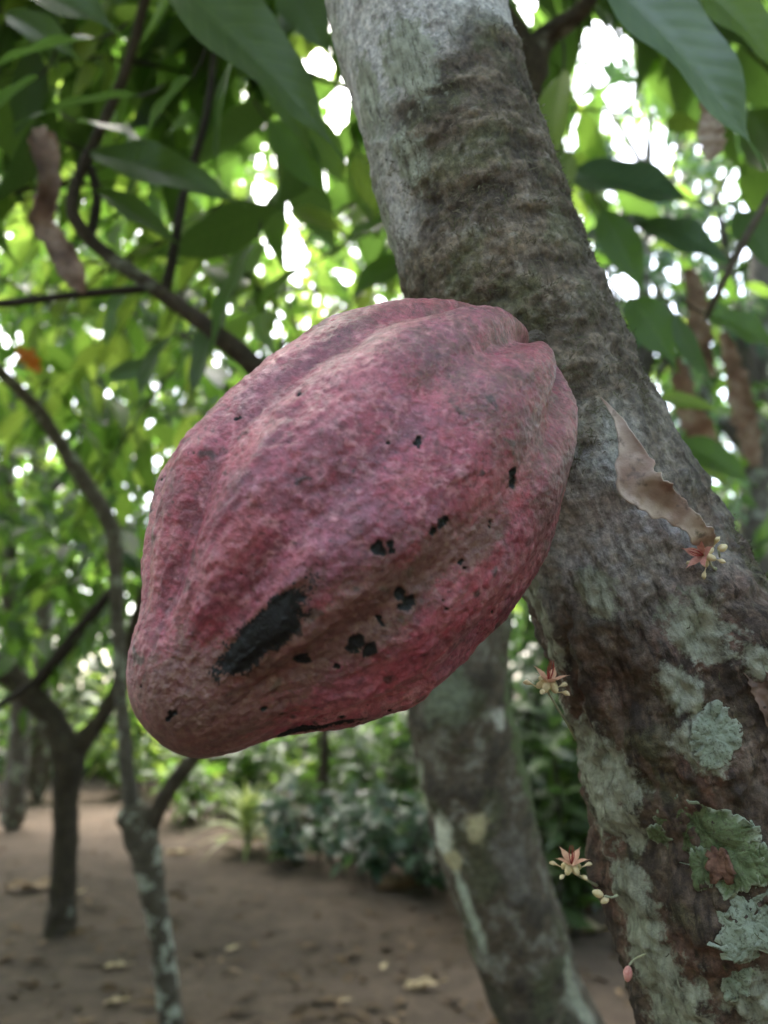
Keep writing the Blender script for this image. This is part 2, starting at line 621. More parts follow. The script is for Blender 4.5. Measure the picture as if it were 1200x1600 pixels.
def build_trunk():
    P = TV0
    along = P * 1.0
    big = fbm(P, 16, 3, 1)
    mid = fbm(P, 60, 4, 11, 0.55)
    fine = fbm(P, 240, 3, 21, 0.6)
    # bark furrows: noise squeezed along the trunk
    S = np.stack([np.repeat(np.arange(NR), NS) * 0.0016 * 0.28, np.tile(_th, NR) * 0.05, np.zeros(len(P))], 1)
    ring_len = np.concatenate([[0], np.cumsum(np.linalg.norm(np.diff(_C, axis=0), axis=1))])
    S[:, 0] = np.repeat(ring_len, NS)
    ang = np.tile(_th, NR)
    cyl = np.stack([np.cos(ang) * 0.05, np.sin(ang) * 0.05, S[:, 0] * 0.25], 1)
    fur = fbm(cyl, 130, 4, 31)
    ringy = fbm(np.stack([np.cos(ang) * 0.016, np.sin(ang) * 0.016, S[:, 0]], 1), 90, 4, 33)
    low = sstep(700, 1000, TPY + 60 * big)
    mossy = sstep(150, 210, TPY + 70 * big + 55 * TU) * (1 - sstep(640, 760, TPY + 60 * mid))
    mossy *= 1 - 0.8 * sstep(-0.62, -0.9, TU) * (1 - sstep(330, 420, TPY))
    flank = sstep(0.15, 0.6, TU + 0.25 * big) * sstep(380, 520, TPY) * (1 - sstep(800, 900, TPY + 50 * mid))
    disp = 0.0022 * big + (0.0008 + 0.0012 * low + 0.0009 * mossy) * mid + (0.0003 + 0.0004 * low + 0.0003 * mossy) * fine
    disp += 0.0015 * ringy * mossy + (0.0004 + 0.0014 * low) * fur + 0.0009 * flank * fur
    # plates of bark lifting on the lower trunk
    plate = np.clip(np.abs(fbm(P * [1, 1, 0.6], 45, 4, 77)), 0, 0.4)
    disp += low * 0.008 * (plate - 0.12)
    # knots: flower cushions and old scars (px, py, radius m, height m)
    for x, y, r, h in ((1120, 905, .016, .009), (905, 1120, .012, .004), (1185, 985, .022, .012), (925, 1360, .016, .004),
                       (1040, 840, .014, .004), (965, 1065, .012, -.006), (1085, 1330, .020, -.007), (900, 845, .022, -.006),
                       (1120, 1450, .014, .006), (1000, 1330, .014, -.007), (700, 185, .03, .0035), (1010, 960, .012, -.004)):
        c, nrm, k = trunk_point(x, y)
        g = np.exp(-np.sum((P - c) ** 2, 1) / (r * r) * 1.6)
        disp += h * g
    # ---- colours of bark, moss film and crust lichen
    grey = np.array((0.42, 0.405, 0.40))  # pale upper bark, lightened further to paint in the milky veil
    col = np.tile(grey, (len(P), 1))
    col = mixc(col, (0.28, 0.29, 0.255), sstep(-0.15, 0.5, big + 0.4 * mid) * 0.8)
    col = mixc(col, (0.22, 0.20, 0.19), sstep(0.1, 0.5, fur) * 0.6)
    col = mixc(col, (0.42, 0.41, 0.41), sstep(0.2, 0.6, mid + 0.4 * fur) * 0.5)
    moss_c = np.tile(np.array((0.092, 0.071, 0.052)), (len(P), 1))
    moss_c = mixc(moss_c, (0.165, 0.132, 0.098), sstep(0.05, 0.5, ringy + 0.3 * mid))
    moss_c = mixc(moss_c, (0.070, 0.080, 0.036), sstep(0.1, 0.5, fbm(P, 38, 4, 51)) * 0.6)
    moss_c = mixc(moss_c, (0.035, 0.028, 0.022), sstep(0.1, 0.5, -mid - 0.3 * ringy) * 0.7)
    moss_c = mixc(moss_c, (0.22, 0.20, 0.17), sstep(0.35, 0.7, fine * 0.6 + mid * 0.6) * 0.6)
    col = col * (1 - mossy[:, None]) + moss_c * mossy[:, None]
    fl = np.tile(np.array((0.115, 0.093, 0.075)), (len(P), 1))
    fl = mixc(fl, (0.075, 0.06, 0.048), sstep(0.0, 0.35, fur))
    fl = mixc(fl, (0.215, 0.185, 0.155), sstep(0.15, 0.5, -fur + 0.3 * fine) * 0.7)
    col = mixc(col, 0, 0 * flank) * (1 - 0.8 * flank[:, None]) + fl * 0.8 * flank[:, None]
    lo = np.tile(np.array((0.066, 0.046, 0.034)), (len(P), 1))  # dark brown lower bark, with shade from above also put into the colour
    lo = mixc(lo, (0.115, 0.062, 0.046), sstep(0.0, 0.5, fbm(P, 28, 3, 61)) * 0.8)
    lo = mixc(lo, (0.03, 0.022, 0.018), sstep(0.0, 0.4, fur + 0.4 * mid) * 0.85)
    lo = mixc(lo, (0.15, 0.118, 0.095), sstep(0.2, 0.6, -fur - 0.2 * mid + 0.2 * fine) * 0.6)
    lo = mixc(lo, (0.070, 0.070, 0.034), sstep(0.25, 0.6, fbm(P, 33, 4, 65)) * 0.5)
    col = col * (1 - low[:, None]) + lo * low[:, None]
    lich = np.array((0.25, 0.265, 0.215))
    m_all = np.full(len(P), -1.0)
    for k, (x, y, rx, ry, lean, amt) in enumerate((
            (1085, 985, .011, .015, 0.2, .7), (1065, 1080, .007, .013, 0.1, .6), (1095, 1160, .008, .012, .5, .7),
            (935, 1225, .016, .026, -.1, 1.0), (915, 1180, .008, .03, 0, .9), (975, 1215, .008, .012, .2, .9),
            (1010, 1470, .013, .034, .12, .95), (1050, 1560, .017, .03, .12, .95), (1085, 1640, .02, .04, .1, .9),
            (850, 960, .008, .030, .1, .5), (930, 925, .008, .012, .3, .55),
            (1180, 1560, .010, .014, 0, .5), (980, 1290, .006, .012, 0, .7),
            (640, 90, .016, .03, 0.1, .35), (575, 150, .012, .03, 0, .3), (640, 250, .01, .02, .2, .4), (600, 330, .008, .03, 0, .5),
            (1165, 1040, .006, .008, 0, .5))):
        m_all = np.maximum(m_all, patch(x, y, rx * 1.15, ry * 1.15, lean) + 0.35 * (amt - 1))
    disp += 0.0005 * sstep(0, 0.3, m_all)
    V = P + RING * disp[:, None]
    V = V.reshape(NR, NS, 3)
    V[0] = _C[0]
    V[-1] = _C[-1]
    return V.reshape(-1, 3), np.clip(col, 0.005, 0.7), mossy, low, m_all, np.stack([ang * 0.05, S[:, 0] * 0.3, 0 * ang], 1)


def trunk_material():
    M = Mat('cacao_bark')
    col = M.attr('Col').outputs['Color']
    grain = M.attr('grain').outputs['Vector']
    low = M.attr('low').outputs['Fac']
    a = M.noise(330, 6, 0.72)
    b = M.noise(1100, 3, 0.6)
    g = M.noise(260, 7, 0.7, grain)                          # fissures drawn out along the trunk
    g2 = M.noise(90, 6, 0.65, grain)
    col = M.mix(0.8, col, M.ramp(a, [(0.32, (0.3, 0.28, 0.26)), (0.5, (1, 1, 1)), (0.68, (1.9, 1.8, 1.7))]), 'MULTIPLY')
    fis = M.ramp(g, [(0.36, 1.0), (0.47, 0.0)])
    fis = M.mix(1.0, fis, M.ramp(low, [(0.0, 0.25), (1.0, 0.95)]), 'MULTIPLY')
    col = M.mix(fis, col, (0.018, 0.013, 0.011))
    flake = M.mix(1.0, M.ramp(g2, [(0.54, 0.0), (0.6, 0.8)]), low, 'MULTIPLY')
    col = M.mix(flake, col, M.ramp(a, [(0.3, (0.06, 0.035, 0.026)), (0.7, (0.17, 0.12, 0.092))]))
    m = M.n('Math', operation='MULTIPLY_ADD')
    M.l(M.noise(140, 8, 0.7), m.inputs[0])
    m.inputs[1].default_value = 2.3
    M.l(M.attr('lich').outputs['Fac'], m.inputs[2])
    lm = M.cut(m.outputs[0], 1.08, 1.34)
    lc = M.ramp(g, [(0.34, (0.055, 0.05, 0.038)), (0.46, (0.195, 0.20, 0.155)), (0.66, (0.34, 0.345, 0.275))])
    col = M.mix(lm, col, lc)
    h = M.mix(0.5, M.mix(0.4, a, b), g)
    n1 = M.bump(h, 0.9, 0.003)
    n2 = M.bump(lm, 0.5, 0.0008, n1)
    return M.done(M.principled(col, 0.85, n2, 0.3))


TREE_BASE = (float(_C[-1][0]), float(_C[-1][1]), 0.0)
tree = thing('cacao_tree', 'leaning mossy cacao tree with patchy lichened trunk behind the red pod', 'tree', TREE_BASE)
TV, TCOL, TMOSS, TLOW, TLICH, TGRAIN = build_trunk()
TF = grid_faces(NR, NS, True)
trunk = obj('trunk', TV, TF, trunk_material(), tree, True, {'Col': TCOL, 'lich': TLICH, 'low': TLOW, 'mossy': TMOSS, 'grain': TGRAIN})
TBVH = BVHTree.FromPolygons([tuple(v) for v in TV[::1].tolist()], TF.tolist())


def on_trunk(px, py):
    """Point and normal where the built bark is seen at a photograph pixel."""
    d = Vector(FWD + RGT * (px - 600) / FPX - UP * (py - 800) / FPX).normalized()
    h = TBVH.ray_cast(Vector(CAM), d)
    if h[0] is None:
        c, n, k = trunk_point(px, py)
        h = TBVH.find_nearest(Vector(c))
    n = h[1] if h[1].dot(-d) > 0 else -h[1]
    return np.array(h[0]), np.array(n)


# ---- moss threads and rootlets standing off the bark
def moss_strands():
    M = Mat('moss')
    r = M.attr('rnd').outputs['Fac']
    col = M.ramp(r, [(0.0, (0.05, 0.04, 0.025)), (0.35, (0.085, 0.07, 0.05)), (0.7, (0.08, 0.085, 0.04)), (1.0, (0.17, 0.145, 0.11))])
    mat = M.done(M.principled(col, 0.9, None, 0.2))
    w = TMOSS * (0.35 + 0.9 * sstep(0, 0.4, fbm(TV0, 45, 2, 88))) + 0.015 * TLOW * (TPY < 1650)
    w += 1.3 * sstep(0.45, 0.8, TU) * sstep(860, 900, TPY) * (1 - sstep(960, 1040, TPY))
    w = w * (TPY > 100) * (FACING > -0.5)
    idx = rng.choice(len(TV), 11000, p=w / w.sum())
    b = TV[idx] + rng.normal(size=(len(idx), 3)) * 0.0006
    n = RING[idx]
    t = unit(rng.normal(size=n.shape))
    t = unit(t - n * np.sum(t * n, 1)[:, None])
    L = rng.uniform(0.0012, 0.0036, len(idx)) * (1 + 0.8 * (rng.random(len(idx)) < 0.1))
    wd = rng.uniform(0.00009, 0.00022, len(idx))[:, None]
    up = rng.uniform(0.05, 0.55, len(idx))[:, None]
    s = np.cross(t, n)
    L = L[:, None]
    p0, p1 = b - n * 0.0005, b + t * L * 0.5 + n * L * up * 0.7
    p2 = b + t * L + n * L * up * 0.45 + s * L * rng.uniform(-0.5, 0.5, (len(idx), 1))
    V = np.stack([p0 - s * wd, p0 + s * wd, p1 + s * wd, p1 - s * wd, p2 + s * wd * 0.4, p2 - s * wd * 0.4], 1).reshape(-1, 3)
    k = np.arange(len(idx))[:, None] * 6
    F = np.concatenate([k + [0, 1, 2, 3], k + [3, 2, 4, 5]])
    obj('moss', V, F, mat, trunk, True, {'rnd': np.repeat(rng.random(len(idx)), 6)}, kind='stuff')


moss_strands()


# ---- leafy lichens: lobed, rimmed sheets hugging the bark
def lichen_material(name, inner, rim, spots):
    M = Mat(name)
    e = M.attr('edge').outputs['Fac']
    col = M.mix(M.ramp(M.noise(260, 4), [(0.35, 0.0), (0.65, 1.0)]), inner, spots)
    col = M.mix(M.ramp(e, [(0.82, 0.0), (1.0, 0.8)]), col, rim)
    col = M.mix(M.ramp(M.noise(700, 3, 0.7), [(0.36, 0.7), (0.46, 0.0)]), col, (0.05, 0.045, 0.03))
    return M.done(M.principled(col, 0.85, M.bump(M.noise(500, 3), 0.6, 0.0012), 0.25))


LICHEN_GREEN = lichen_material('lichen_green', (0.065, 0.09, 0.04), (0.28, 0.31, 0.24), (0.12, 0.15, 0.075))
LICHEN_PALE = lichen_material('lichen_pale', (0.155, 0.18, 0.135), (0.27, 0.29, 0.23), (0.205, 0.235, 0.18))


def lichen(px, py, rx, ry, mat, label, seed, lobes=9, lift=0.0016, turn=0.0):
    c, n = on_trunk(px, py)
    X = unit(np.cross(n, UP))
    X = -X if X @ RGT < 0 else X
    Y = np.cross(n, X)
    Y = -Y if Y @ UP < 0 else Y
    nr, na = 12, 180
    a = np.linspace(0, 2 * math.pi, na, endpoint=False)
    cir = np.stack([np.cos(a), np.sin(a), np.full(na, seed * 3.1)], 1)
    rad = 1 + 0.30 * fbm(cir, 1.3, 2, seed) + 0.15 * fbm(cir, lobes * 0.5, 2, seed + 5) + 0.07 * fbm(cir, 11, 3, seed + 6)
    V, E = [], []
    for k in range(nr + 1):
        f = k / nr
        for j in range(na):
            g = f * rad[j]
            ca, sa = math.cos(a[j] + turn), math.sin(a[j] + turn)
            x, y = g * math.cos(a[j]) * rx, g * math.sin(a[j]) * ry
            x, y = x * math.cos(turn) - y * math.sin(turn), x * math.sin(turn) + y * math.cos(turn)
            q = c + X * x + Y * y
            h = TBVH.find_nearest(Vector(q))
            hn = np.array(h[1])
            hn = hn if hn @ n > 0 else -hn
            off = 0.0009 * (1 - f ** 5) + 0.25 * lift * f ** 2 * (0.4 + 0.9 * math.sin(a[j] * lobes + seed + 3 * math.sin(a[j] * 3))) - 0.0002
            V.append(np.array(h[0]) * 0.75 + q * 0.25 - n * 0.25 * ((q - np.array(h[0])) @ n) + hn * max(off, 0.0))
            E.append(f)
    V = np.array(V)
    V += ((noise(V, 300, seed) + 0.6 * noise(V, 900, seed)) * 0.0005)[:, None] * n
    o = obj('lichen_patch', V, grid_faces(nr + 1, na, True), mat, trunk, True, {'edge': np.array(E)}, label=label)
    sm = o.modifiers.new('thickness', 'SOLIDIFY')
    sm.thickness = 0.0005
    sm.offset = 0


lichen(1098, 1296, .021, .0115, LICHEN_GREEN, 'green leafy lichen with a frosted whitish rim', 1)
lichen(1150, 1335, .010, .014, LICHEN_GREEN, 'green leafy lichen lobe beside a brown bark chip', 2, 7)
lichen(1098, 1352, .006, .008, LICHEN_GREEN, 'small green lichen lobe hanging below the large one', 3, 5)
lichen(1028, 1303, .005, .006, LICHEN_GREEN, 'small grey green lichen tuft', 4, 6)
lichen(1113, 1150, .008, .013, LICHEN_PALE, 'pale blue green lichen with a curled lobe', 5, 5, .003, -.4)
lichen(1175, 1440, .012, .016, LICHEN_PALE, 'pale blue green lichen plate at the right', 6, 8)
lichen(1155, 1490, .009, .006, LICHEN_PALE, 'pale lichen scrap under the plate', 7, 6)
lichen(1150, 1530, .005, .010, LICHEN_PALE, 'narrow pale lichen strip', 8, 6)
lichen(1190, 1350, .006, .008, LICHEN_GREEN, 'grey green lichen cut off at the right', 9, 6)


def bark_chip(px, py, rx, ry, tilt, seed):
    M = bpy.data.materials.get('bark_chip')
    if M is None:
        m = Mat('bark_chip')
        col = m.mix(m.ramp(m.noise(300, 4), [(0.35, 0.0), (0.65, 1.0)]), (0.07, 0.035, 0.025), (0.17, 0.09, 0.062))
        M = m.done(m.principled(col, 0.85, m.bump(m.noise(600, 3), 0.6, 0.001), 0.2))
    c, n = on_trunk(px, py)
    X = unit(np.cross(n, UP))
    Y = np.cross(n, X)
    X, Y = X * math.cos(tilt) + Y * math.sin(tilt), Y * math.cos(tilt) - X * math.sin(tilt)
    g = np.linspace(-1, 1, 9)
    xx, yy = np.meshgrid(g, g, indexing='ij')
    P = np.stack([xx.ravel(), yy.ravel(), np.full(81, seed * 1.7)], 1)
    k = 1 + 0.55 * noise(P, 2.3, seed)
    q = np.stack([xx.ravel() * np.sqrt(1 - 0.4 * yy.ravel() ** 2), yy.ravel() * np.sqrt(1 - 0.4 * xx.ravel() ** 2)], 1) * k[:, None]
    z = 0.0022 + 0.003 * q[:, 0] ** 2 + 0.0008 * noise(P, 3, seed + 1)
    V = c + q[:, :1] * rx * X + q[:, 1:] * ry * Y + z[:, None] * n
    o = obj('bark_chip', V, grid_faces(9, 9), M, trunk)
    s = o.modifiers.new('thickness', 'SOLIDIFY')
    s.thickness = 0.0012
    s.offset = -1


bark_chip(1128, 1350, .005, .006, .3, 1)


# ------------------------------------------------------------------ the pod
POD_B, POD_T = at(823.7, 548.9, .3164), at(237.0, 1151.0, .2408)
POD_K = np.array([0, .05, .12, .22, .35, .5, .65, .78, .87, .94, .98, 1.0])
POD_R = np.array([0, .0250, .0390, .0505, .0594, .0614, .0586, .0462, .0304, .0216, .0140, 0])
POD_PHASE = 0.823


def pod_frame():
    ax = unit(POD_T - POD_B)
    u = unit(np.cross(ax, FWD))
    return ax, u, np.cross(ax, u), np.linalg.norm(POD_T - POD_B)


def pod_profile(t):
    """Smooth radius along the axis; blunt at the stalk, nosed at the tip."""
    y = POD_R ** 2                                          # squared radius is smooth at both ends: monotone cubic
    h = np.diff(POD_K)
    m = np.diff(y) / h
    g = np.zeros_like(y)
    w1, w2 = 2 * h[1:] + h[:-1], h[1:] + 2 * h[:-1]
    ok = m[:-1] * m[1:] > 0
    g[1:-1][ok] = ((w1 + w2)[ok]) / (w1[ok] / m[:-1][ok] + w2[ok] / m[1:][ok])
    g[0], g[-1] = m[0] * 1.3, m[-1] * 1.3
    i = np.clip(np.searchsorted(POD_K, t, 'right') - 1, 0, len(h) - 1)
    q = (t - POD_K[i]) / h[i]
    r2 = ((1 + 2 * q) * (1 - q) ** 2 * y[i] + q * (1 - q) ** 2 * h[i] * g[i] + q * q * (3 - 2 * q) * y[i + 1] + q * q * (q - 1) * h[i] * g[i + 1])
    return np.sqrt(np.maximum(r2, 0))


def build_pod():
    ax, u, v, L = pod_frame()
    nt, na = 460, 560
    t = 0.5 - 0.5 * np.cos(np.linspace(0, np.pi, nt))
    t = 0.6 * t + 0.4 * np.linspace(0, 1, nt)
    th = np.linspace(0, 2 * np.pi, na, endpoint=False)
    r = pod_profile(t)
    tt, aa = np.repeat(t, na), np.tile(th, nt)
    rr = np.repeat(r, na)
    ring = np.cos(aa)[:, None] * u + np.sin(aa)[:, None] * v
    ctr = POD_B + ax * (L * tt)[:, None] + u * (-0.0029 * np.sin(np.pi * tt))[:, None]
    P0 = ctr + ring * rr[:, None]
    # furrows: five deep, five shallow, wandering a little, strongest at the shoulder
    wob = 0.08 * sstep(0.1, 0.4, tt) * noise(np.stack([tt * 3.0, np.cos(aa), np.sin(aa)], 1), 1.0, 5)
    ph = aa + wob + POD_PHASE
    deep = np.abs(np.sin(2.5 * ph))
    shal = np.abs(np.cos(2.5 * ph))
    fd = np.exp(-(deep / 0.36) ** 2)
    fs = np.exp(-(shal / 0.36) ** 2)
    depth = 0.0036 + 0.0036 * (1 - sstep(0.08, 0.36, tt)) * sstep(0.002, 0.03, tt) + 0.0012 * sstep(0.5, 0.8, tt) * (1 - sstep(0.86, 0.96, tt))
    G = P0.reshape(nt, na, 3)
    nrm = unit(np.cross(np.gradient(G, axis=0), np.roll(G, -1, 1) - np.roll(G, 1, 1)))
    nrm[0], nrm[-1] = -ax, ax
    nrm = nrm.reshape(-1, 3)
    nrm *= np.sign(np.median(np.einsum('ij,ij->i', nrm, ring)))
    nrm[:na], nrm[-na:] = -ax, ax
    body = sstep(0.0, 0.10, tt) * (1 - sstep(0.93, 1.0, tt))
    warp = 0.5 * fd + 0.5 * fs
    lump = fbm(P0, 34, 3, 2)
    # wart rows follow the ridges
    W = np.stack([tt * L * 0.38, np.cos(aa) * 0.05, np.sin(aa) * 0.05], 1)
    wart = fbm(W, 75, 3, 8)
    wart = wart + 0.8 * np.clip(fbm(np.stack([tt * L * 0.6, np.cos(aa) * 0.05, np.sin(aa) * 0.05], 1), 170, 3, 18), 0, 1)
    fine = fbm(P0, 260, 3, 15)
    pit = sstep(0.35, 0.75, fbm(P0, 330, 2, 25))
    scale = rr
    d = -depth * (1.0 * fd + 1.0 * fs) * (1 - sstep(0.80, 0.93, tt))
    d += body * (0.0008 * lump + 0.0011 * wart * (0.5 + 0.8 * sstep(0.3, 0.7, tt)) * (1 - 0.8 * sstep(0.80, 0.92, tt)) + 0.00016 * fine - 0.0003 * pit + 0.0003 * np.clip(fbm(P0, 420, 2, 19), -0.3, 1))
    # the dent on the near flank above the nose
    P = P0 + nrm * d[:, None]

    def spot(tc, ac, rt, ra, lean=0.0):
        da = (aa - ac + np.pi) % (2 * np.pi) - np.pi
        x, y = (tt - tc) * L, da * np.maximum(rr, 0.01)
        x, y = x * math.cos(lean) - y * math.sin(lean), x * math.sin(lean) + y * math.cos(lean)
        return np.clip(1 - np.sqrt((x / rt) ** 2 + (y / ra) ** 2), -1, 1)
    return P, grid_faces(nt, na, True), tt, aa, rr, ring, lump, wart, fine, pit, fd, fs, spot, d


POD = build_pod()
_px, _py, _pz = proj(POD[0])
_pf = np.einsum('ij,ij->i', POD[5], unit(CAM - POD[0]))


def pod_ta(px, py):
    k = int(np.argmin(np.hypot(_px - px, _py - py) + np.where(_pf < 0.0, 1e5, 0)))
    return POD[2][k], POD[3][k]


def paint_pod():
    P, F, tt, aa, rr, ring, lump, wart, fine, pit, fd, fs, spot, d = POD
    n = len(P)
    mott = fbm(P, 55, 4, 71)
    col = np.tile(np.array((0.225, 0.037, 0.062)), (n, 1))
    col = mixc(col, (0.29, 0.048, 0.068), sstep(-0.1, 0.5, fbm(P, 22, 3, 81)) * 0.8)
    col = mixc(col, (0.14, 0.028, 0.045), sstep(0.05, 0.6, mott) * 0.7)
    col = mixc(col, (0.25, 0.080, 0.120), sstep(0.05, 0.5, fbm(P, 30, 3, 91)) * 0.5)
    # darker streaks drawn out along the ribs
    SW = np.stack([tt * 0.2 * 0.30, np.cos(aa) * 0.05, np.sin(aa) * 0.05], 1)
    st = fbm(SW, 95, 4, 93)
    col = mixc(col, (0.085, 0.020, 0.034), sstep(0.05, 0.6, st) * 0.55)
    col = mixc(col, (0.34, 0.095, 0.115), sstep(0.1, 0.6, -st) * 0.6)
    # pale corky net between the warts
    w2 = np.abs(fbm(P, 120, 3, 95))
    net = sstep(0.16, 0.02, w2) * sstep(-0.2, 0.4, fbm(P, 40, 3, 97))
    col = mixc(col, (0.50, 0.22, 0.235), net * 0.45)
    col = mixc(col, (0.45, 0.24, 0.26), sstep(0.3, 0.8, fine + 0.4 * wart) * 0.30)
    # brown, scuffed underside and nose: a smooth field that the husk material breaks up
    bottom = -(ring @ UP)
    b = np.maximum(np.clip((tt - 1.0 + 0.16 * bottom) * 7, -1, 1),
                   np.clip((bottom + 0.30 * (tt - 0.6) - 0.82) * 3, -1, 1) * sstep(0.35, 0.55, tt))
    for x, y, rt, ra in BROWN:
        tc, ac = pod_ta(x, y)
        b = np.maximum(b, 0.8 * spot(tc, ac, rt, ra))
    k = np.full(n, -1.0)
    rs = random.Random(5)
    for x, y, rt, ra in BLACK:
        tc, ac = pod_ta(x, y)
        if rt > .006:
            k = np.maximum(k, spot(tc, ac, rt, ra))
            continue
        for q in range(4):                                    # small lesions are clusters of uneven specks
            w = (rt + ra) * rs.uniform(.16, .38)
            k = np.maximum(k, spot(tc + rs.gauss(0, .45) * rt / .2, ac + rs.gauss(0, .7) * ra / .05, w * rs.uniform(.7, 1.5), w, rs.uniform(-1.5, 1.5)))
    for q in range(70):                                       # stray specks, most of them towards the tip
        w = rs.uniform(.0003, .0009)
        k = np.maximum(k, spot(rs.uniform(.25, .97) ** .8, rs.uniform(0, 6.28), w * rs.uniform(.8, 1.8), w, rs.uniform(-1.5, 1.5)))
    spk = sstep(0.60, 0.70, fbm(P, 170, 2, 111)) * sstep(-0.1, 0.3, fbm(P, 25, 2, 113) + 0.4 * sstep(.4, .7, tt) - 0.1)
    dk = sstep(0.5, 0.75, fbm(P, 95, 3, 115)) * sstep(0.0, 0.4, fbm(P, 18, 2, 117)) * 0.6
    col = mixc(col, (0.06, 0.022, 0.028), dk)
    col = mixc(col, (0.022, 0.013, 0.013), spk * 0.85)
    P = P - ring * (sstep(0.05, 0.4, k) * 0.0009)[:, None]
    return P, F, np.clip(col, 0.004, 0.8), k, b


BROWN = [(560, 965, .030, .013), (470, 1020, .022, .012), (660, 890, .022, .008), (300, 1100, .018, .020),
         (745, 845, .014, .006), (330, 1140, .025, .014)]
BLACK = [(408, 982, .0185, .0046), (436, 985, .0090, .0052), (380, 1020, .0070, .0060),
         (566, 1003, .0038, .0026), (640, 935, .0042, .0018), (596, 972, .0014, .0014), (720, 878, .0014, .0012), (592, 855, .0042, .0012),
         (462, 1032, .0038, .0018), (470, 612, .0016, .0010), (800, 750, .0040, .0009), (690, 815, .0034, .0010),
         (500, 1137, .013, .0014), (655, 690, .002, .0009), (270, 1115, .0034, .0008), (770, 818, .0014, .0012), (530, 1040, .0014, .001), (700, 950, .0012, .001)]


def pod_material():
    M = Mat('pod_husk')
    col = M.attr('Col').outputs['Color']

    def broken(name, scale, amp, lo, hi):
        # soft field + noise, cut sharply: a ragged stain
        m = M.n('Math', operation='MULTIPLY_ADD')
        M.l(M.mix(0.4, M.noise(scale, 6, 0.65), M.noise(1300, 3, 0.6)), m.inputs[0])
        m.inputs[1].default_value = amp
        M.l(M.attr(name).outputs['Fac'], m.inputs[2])
        return M.cut(m.outputs[0], lo, hi)
    k = broken('rot', 330, 2.3, 1.22, 1.32)
    halo = broken('rot', 260, 1.5, 0.55, 1.05)
    br = broken('brown', 150, 2.4, 1.02, 1.42)
    a = M.noise(1700, 3, 0.6)
    b = M.noise(480, 5, 0.65)
    c = M.noise(150, 6, 0.7)
    skin = M.mix(0.85, col, M.ramp(b, [(0.32, (0.42, 0.34, 0.38)), (0.5, (1, 1, 1)), (0.68, (1.5, 1.5, 1.5))]), 'MULTIPLY')
    skin = M.mix(M.ramp(a, [(0.58, 0.0), (0.74, 0.38)]), skin, (0.60, 0.24, 0.32))          # dusty flecks
    skin = M.mix(M.ramp(c, [(0.58, 0.0), (0.76, 0.28)]), skin, (0.40, 0.17, 0.24))
    earth = M.ramp(b, [(0.3, (0.035, 0.018, 0.014)), (0.48, (0.09, 0.052, 0.036)), (0.68, (0.18, 0.125, 0.085))])
    skin = M.mix(br, skin, M.mix(0.3, earth, col))
    skin = M.mix(M.ramp(M.noise(700, 2, 0.5), [(0.28, 0.8), (0.35, 0.0)]), skin, (0.04, 0.016, 0.018))   # dark pores
    skin = M.mix(halo, skin, (0.10, 0.038, 0.022))
    col = M.mix(k, skin, (0.008, 0.008, 0.009))
    rough = M.ramp(c, [(0.3, 0.27), (0.7, 0.50)])
    rough = M.mix(k, rough, (0.40, 0.40, 0.40))
    h = M.mix(0.4, b, a)
    return M.done(M.principled(col, rough, M.bump(h, 0.75, 0.0015), M.ramp(k, [(0.0, 0.5), (1.0, 0.18)]), **{'Coat Weight': 0.08, 'Coat Roughness': 0.25}))


pod = thing('cacao_pod', 'ripe dusky red cacao pod with a black rot scar hanging from the trunk', 'cacao pod', POD_B)
_P, _F, _c, _k, _bn = paint_pod()
obj('husk', _P, _F, pod_material(), pod, True, {'Col': _c, 'rot': _k, 'brown': _bn})
_tp, _tn = np.array(TBVH.find_nearest(Vector(POD_B))[0]), None
sv, sf = tube([POD_B + (POD_T - POD_B) * 0.02, POD_B - unit(POD_T - POD_B) * 0.006, _tp * 0.6 + POD_B * 0.4, _tp + (_tp - POD_B) * 0.25],
              [.005, .0052, .0055, .008], 14, 14, 0.1, 120)
obj('stalk', sv, sf, BARK_DARK, pod)


# ------------------------------------------------------------------ second cacao tree, just behind the pod
def ray_pts(rows, d=None):
    """rows of (px, py[, depth], half width px) -> points, radii"""
    P, R = [], []
    for r in rows:
        x, y = r[0], r[1]
        z, h = (r[2], r[3]) if len(r) == 4 else (d, r[2])
        P.append(at(x, y, z))
        R.append(h * z / FPX)
    return P, R


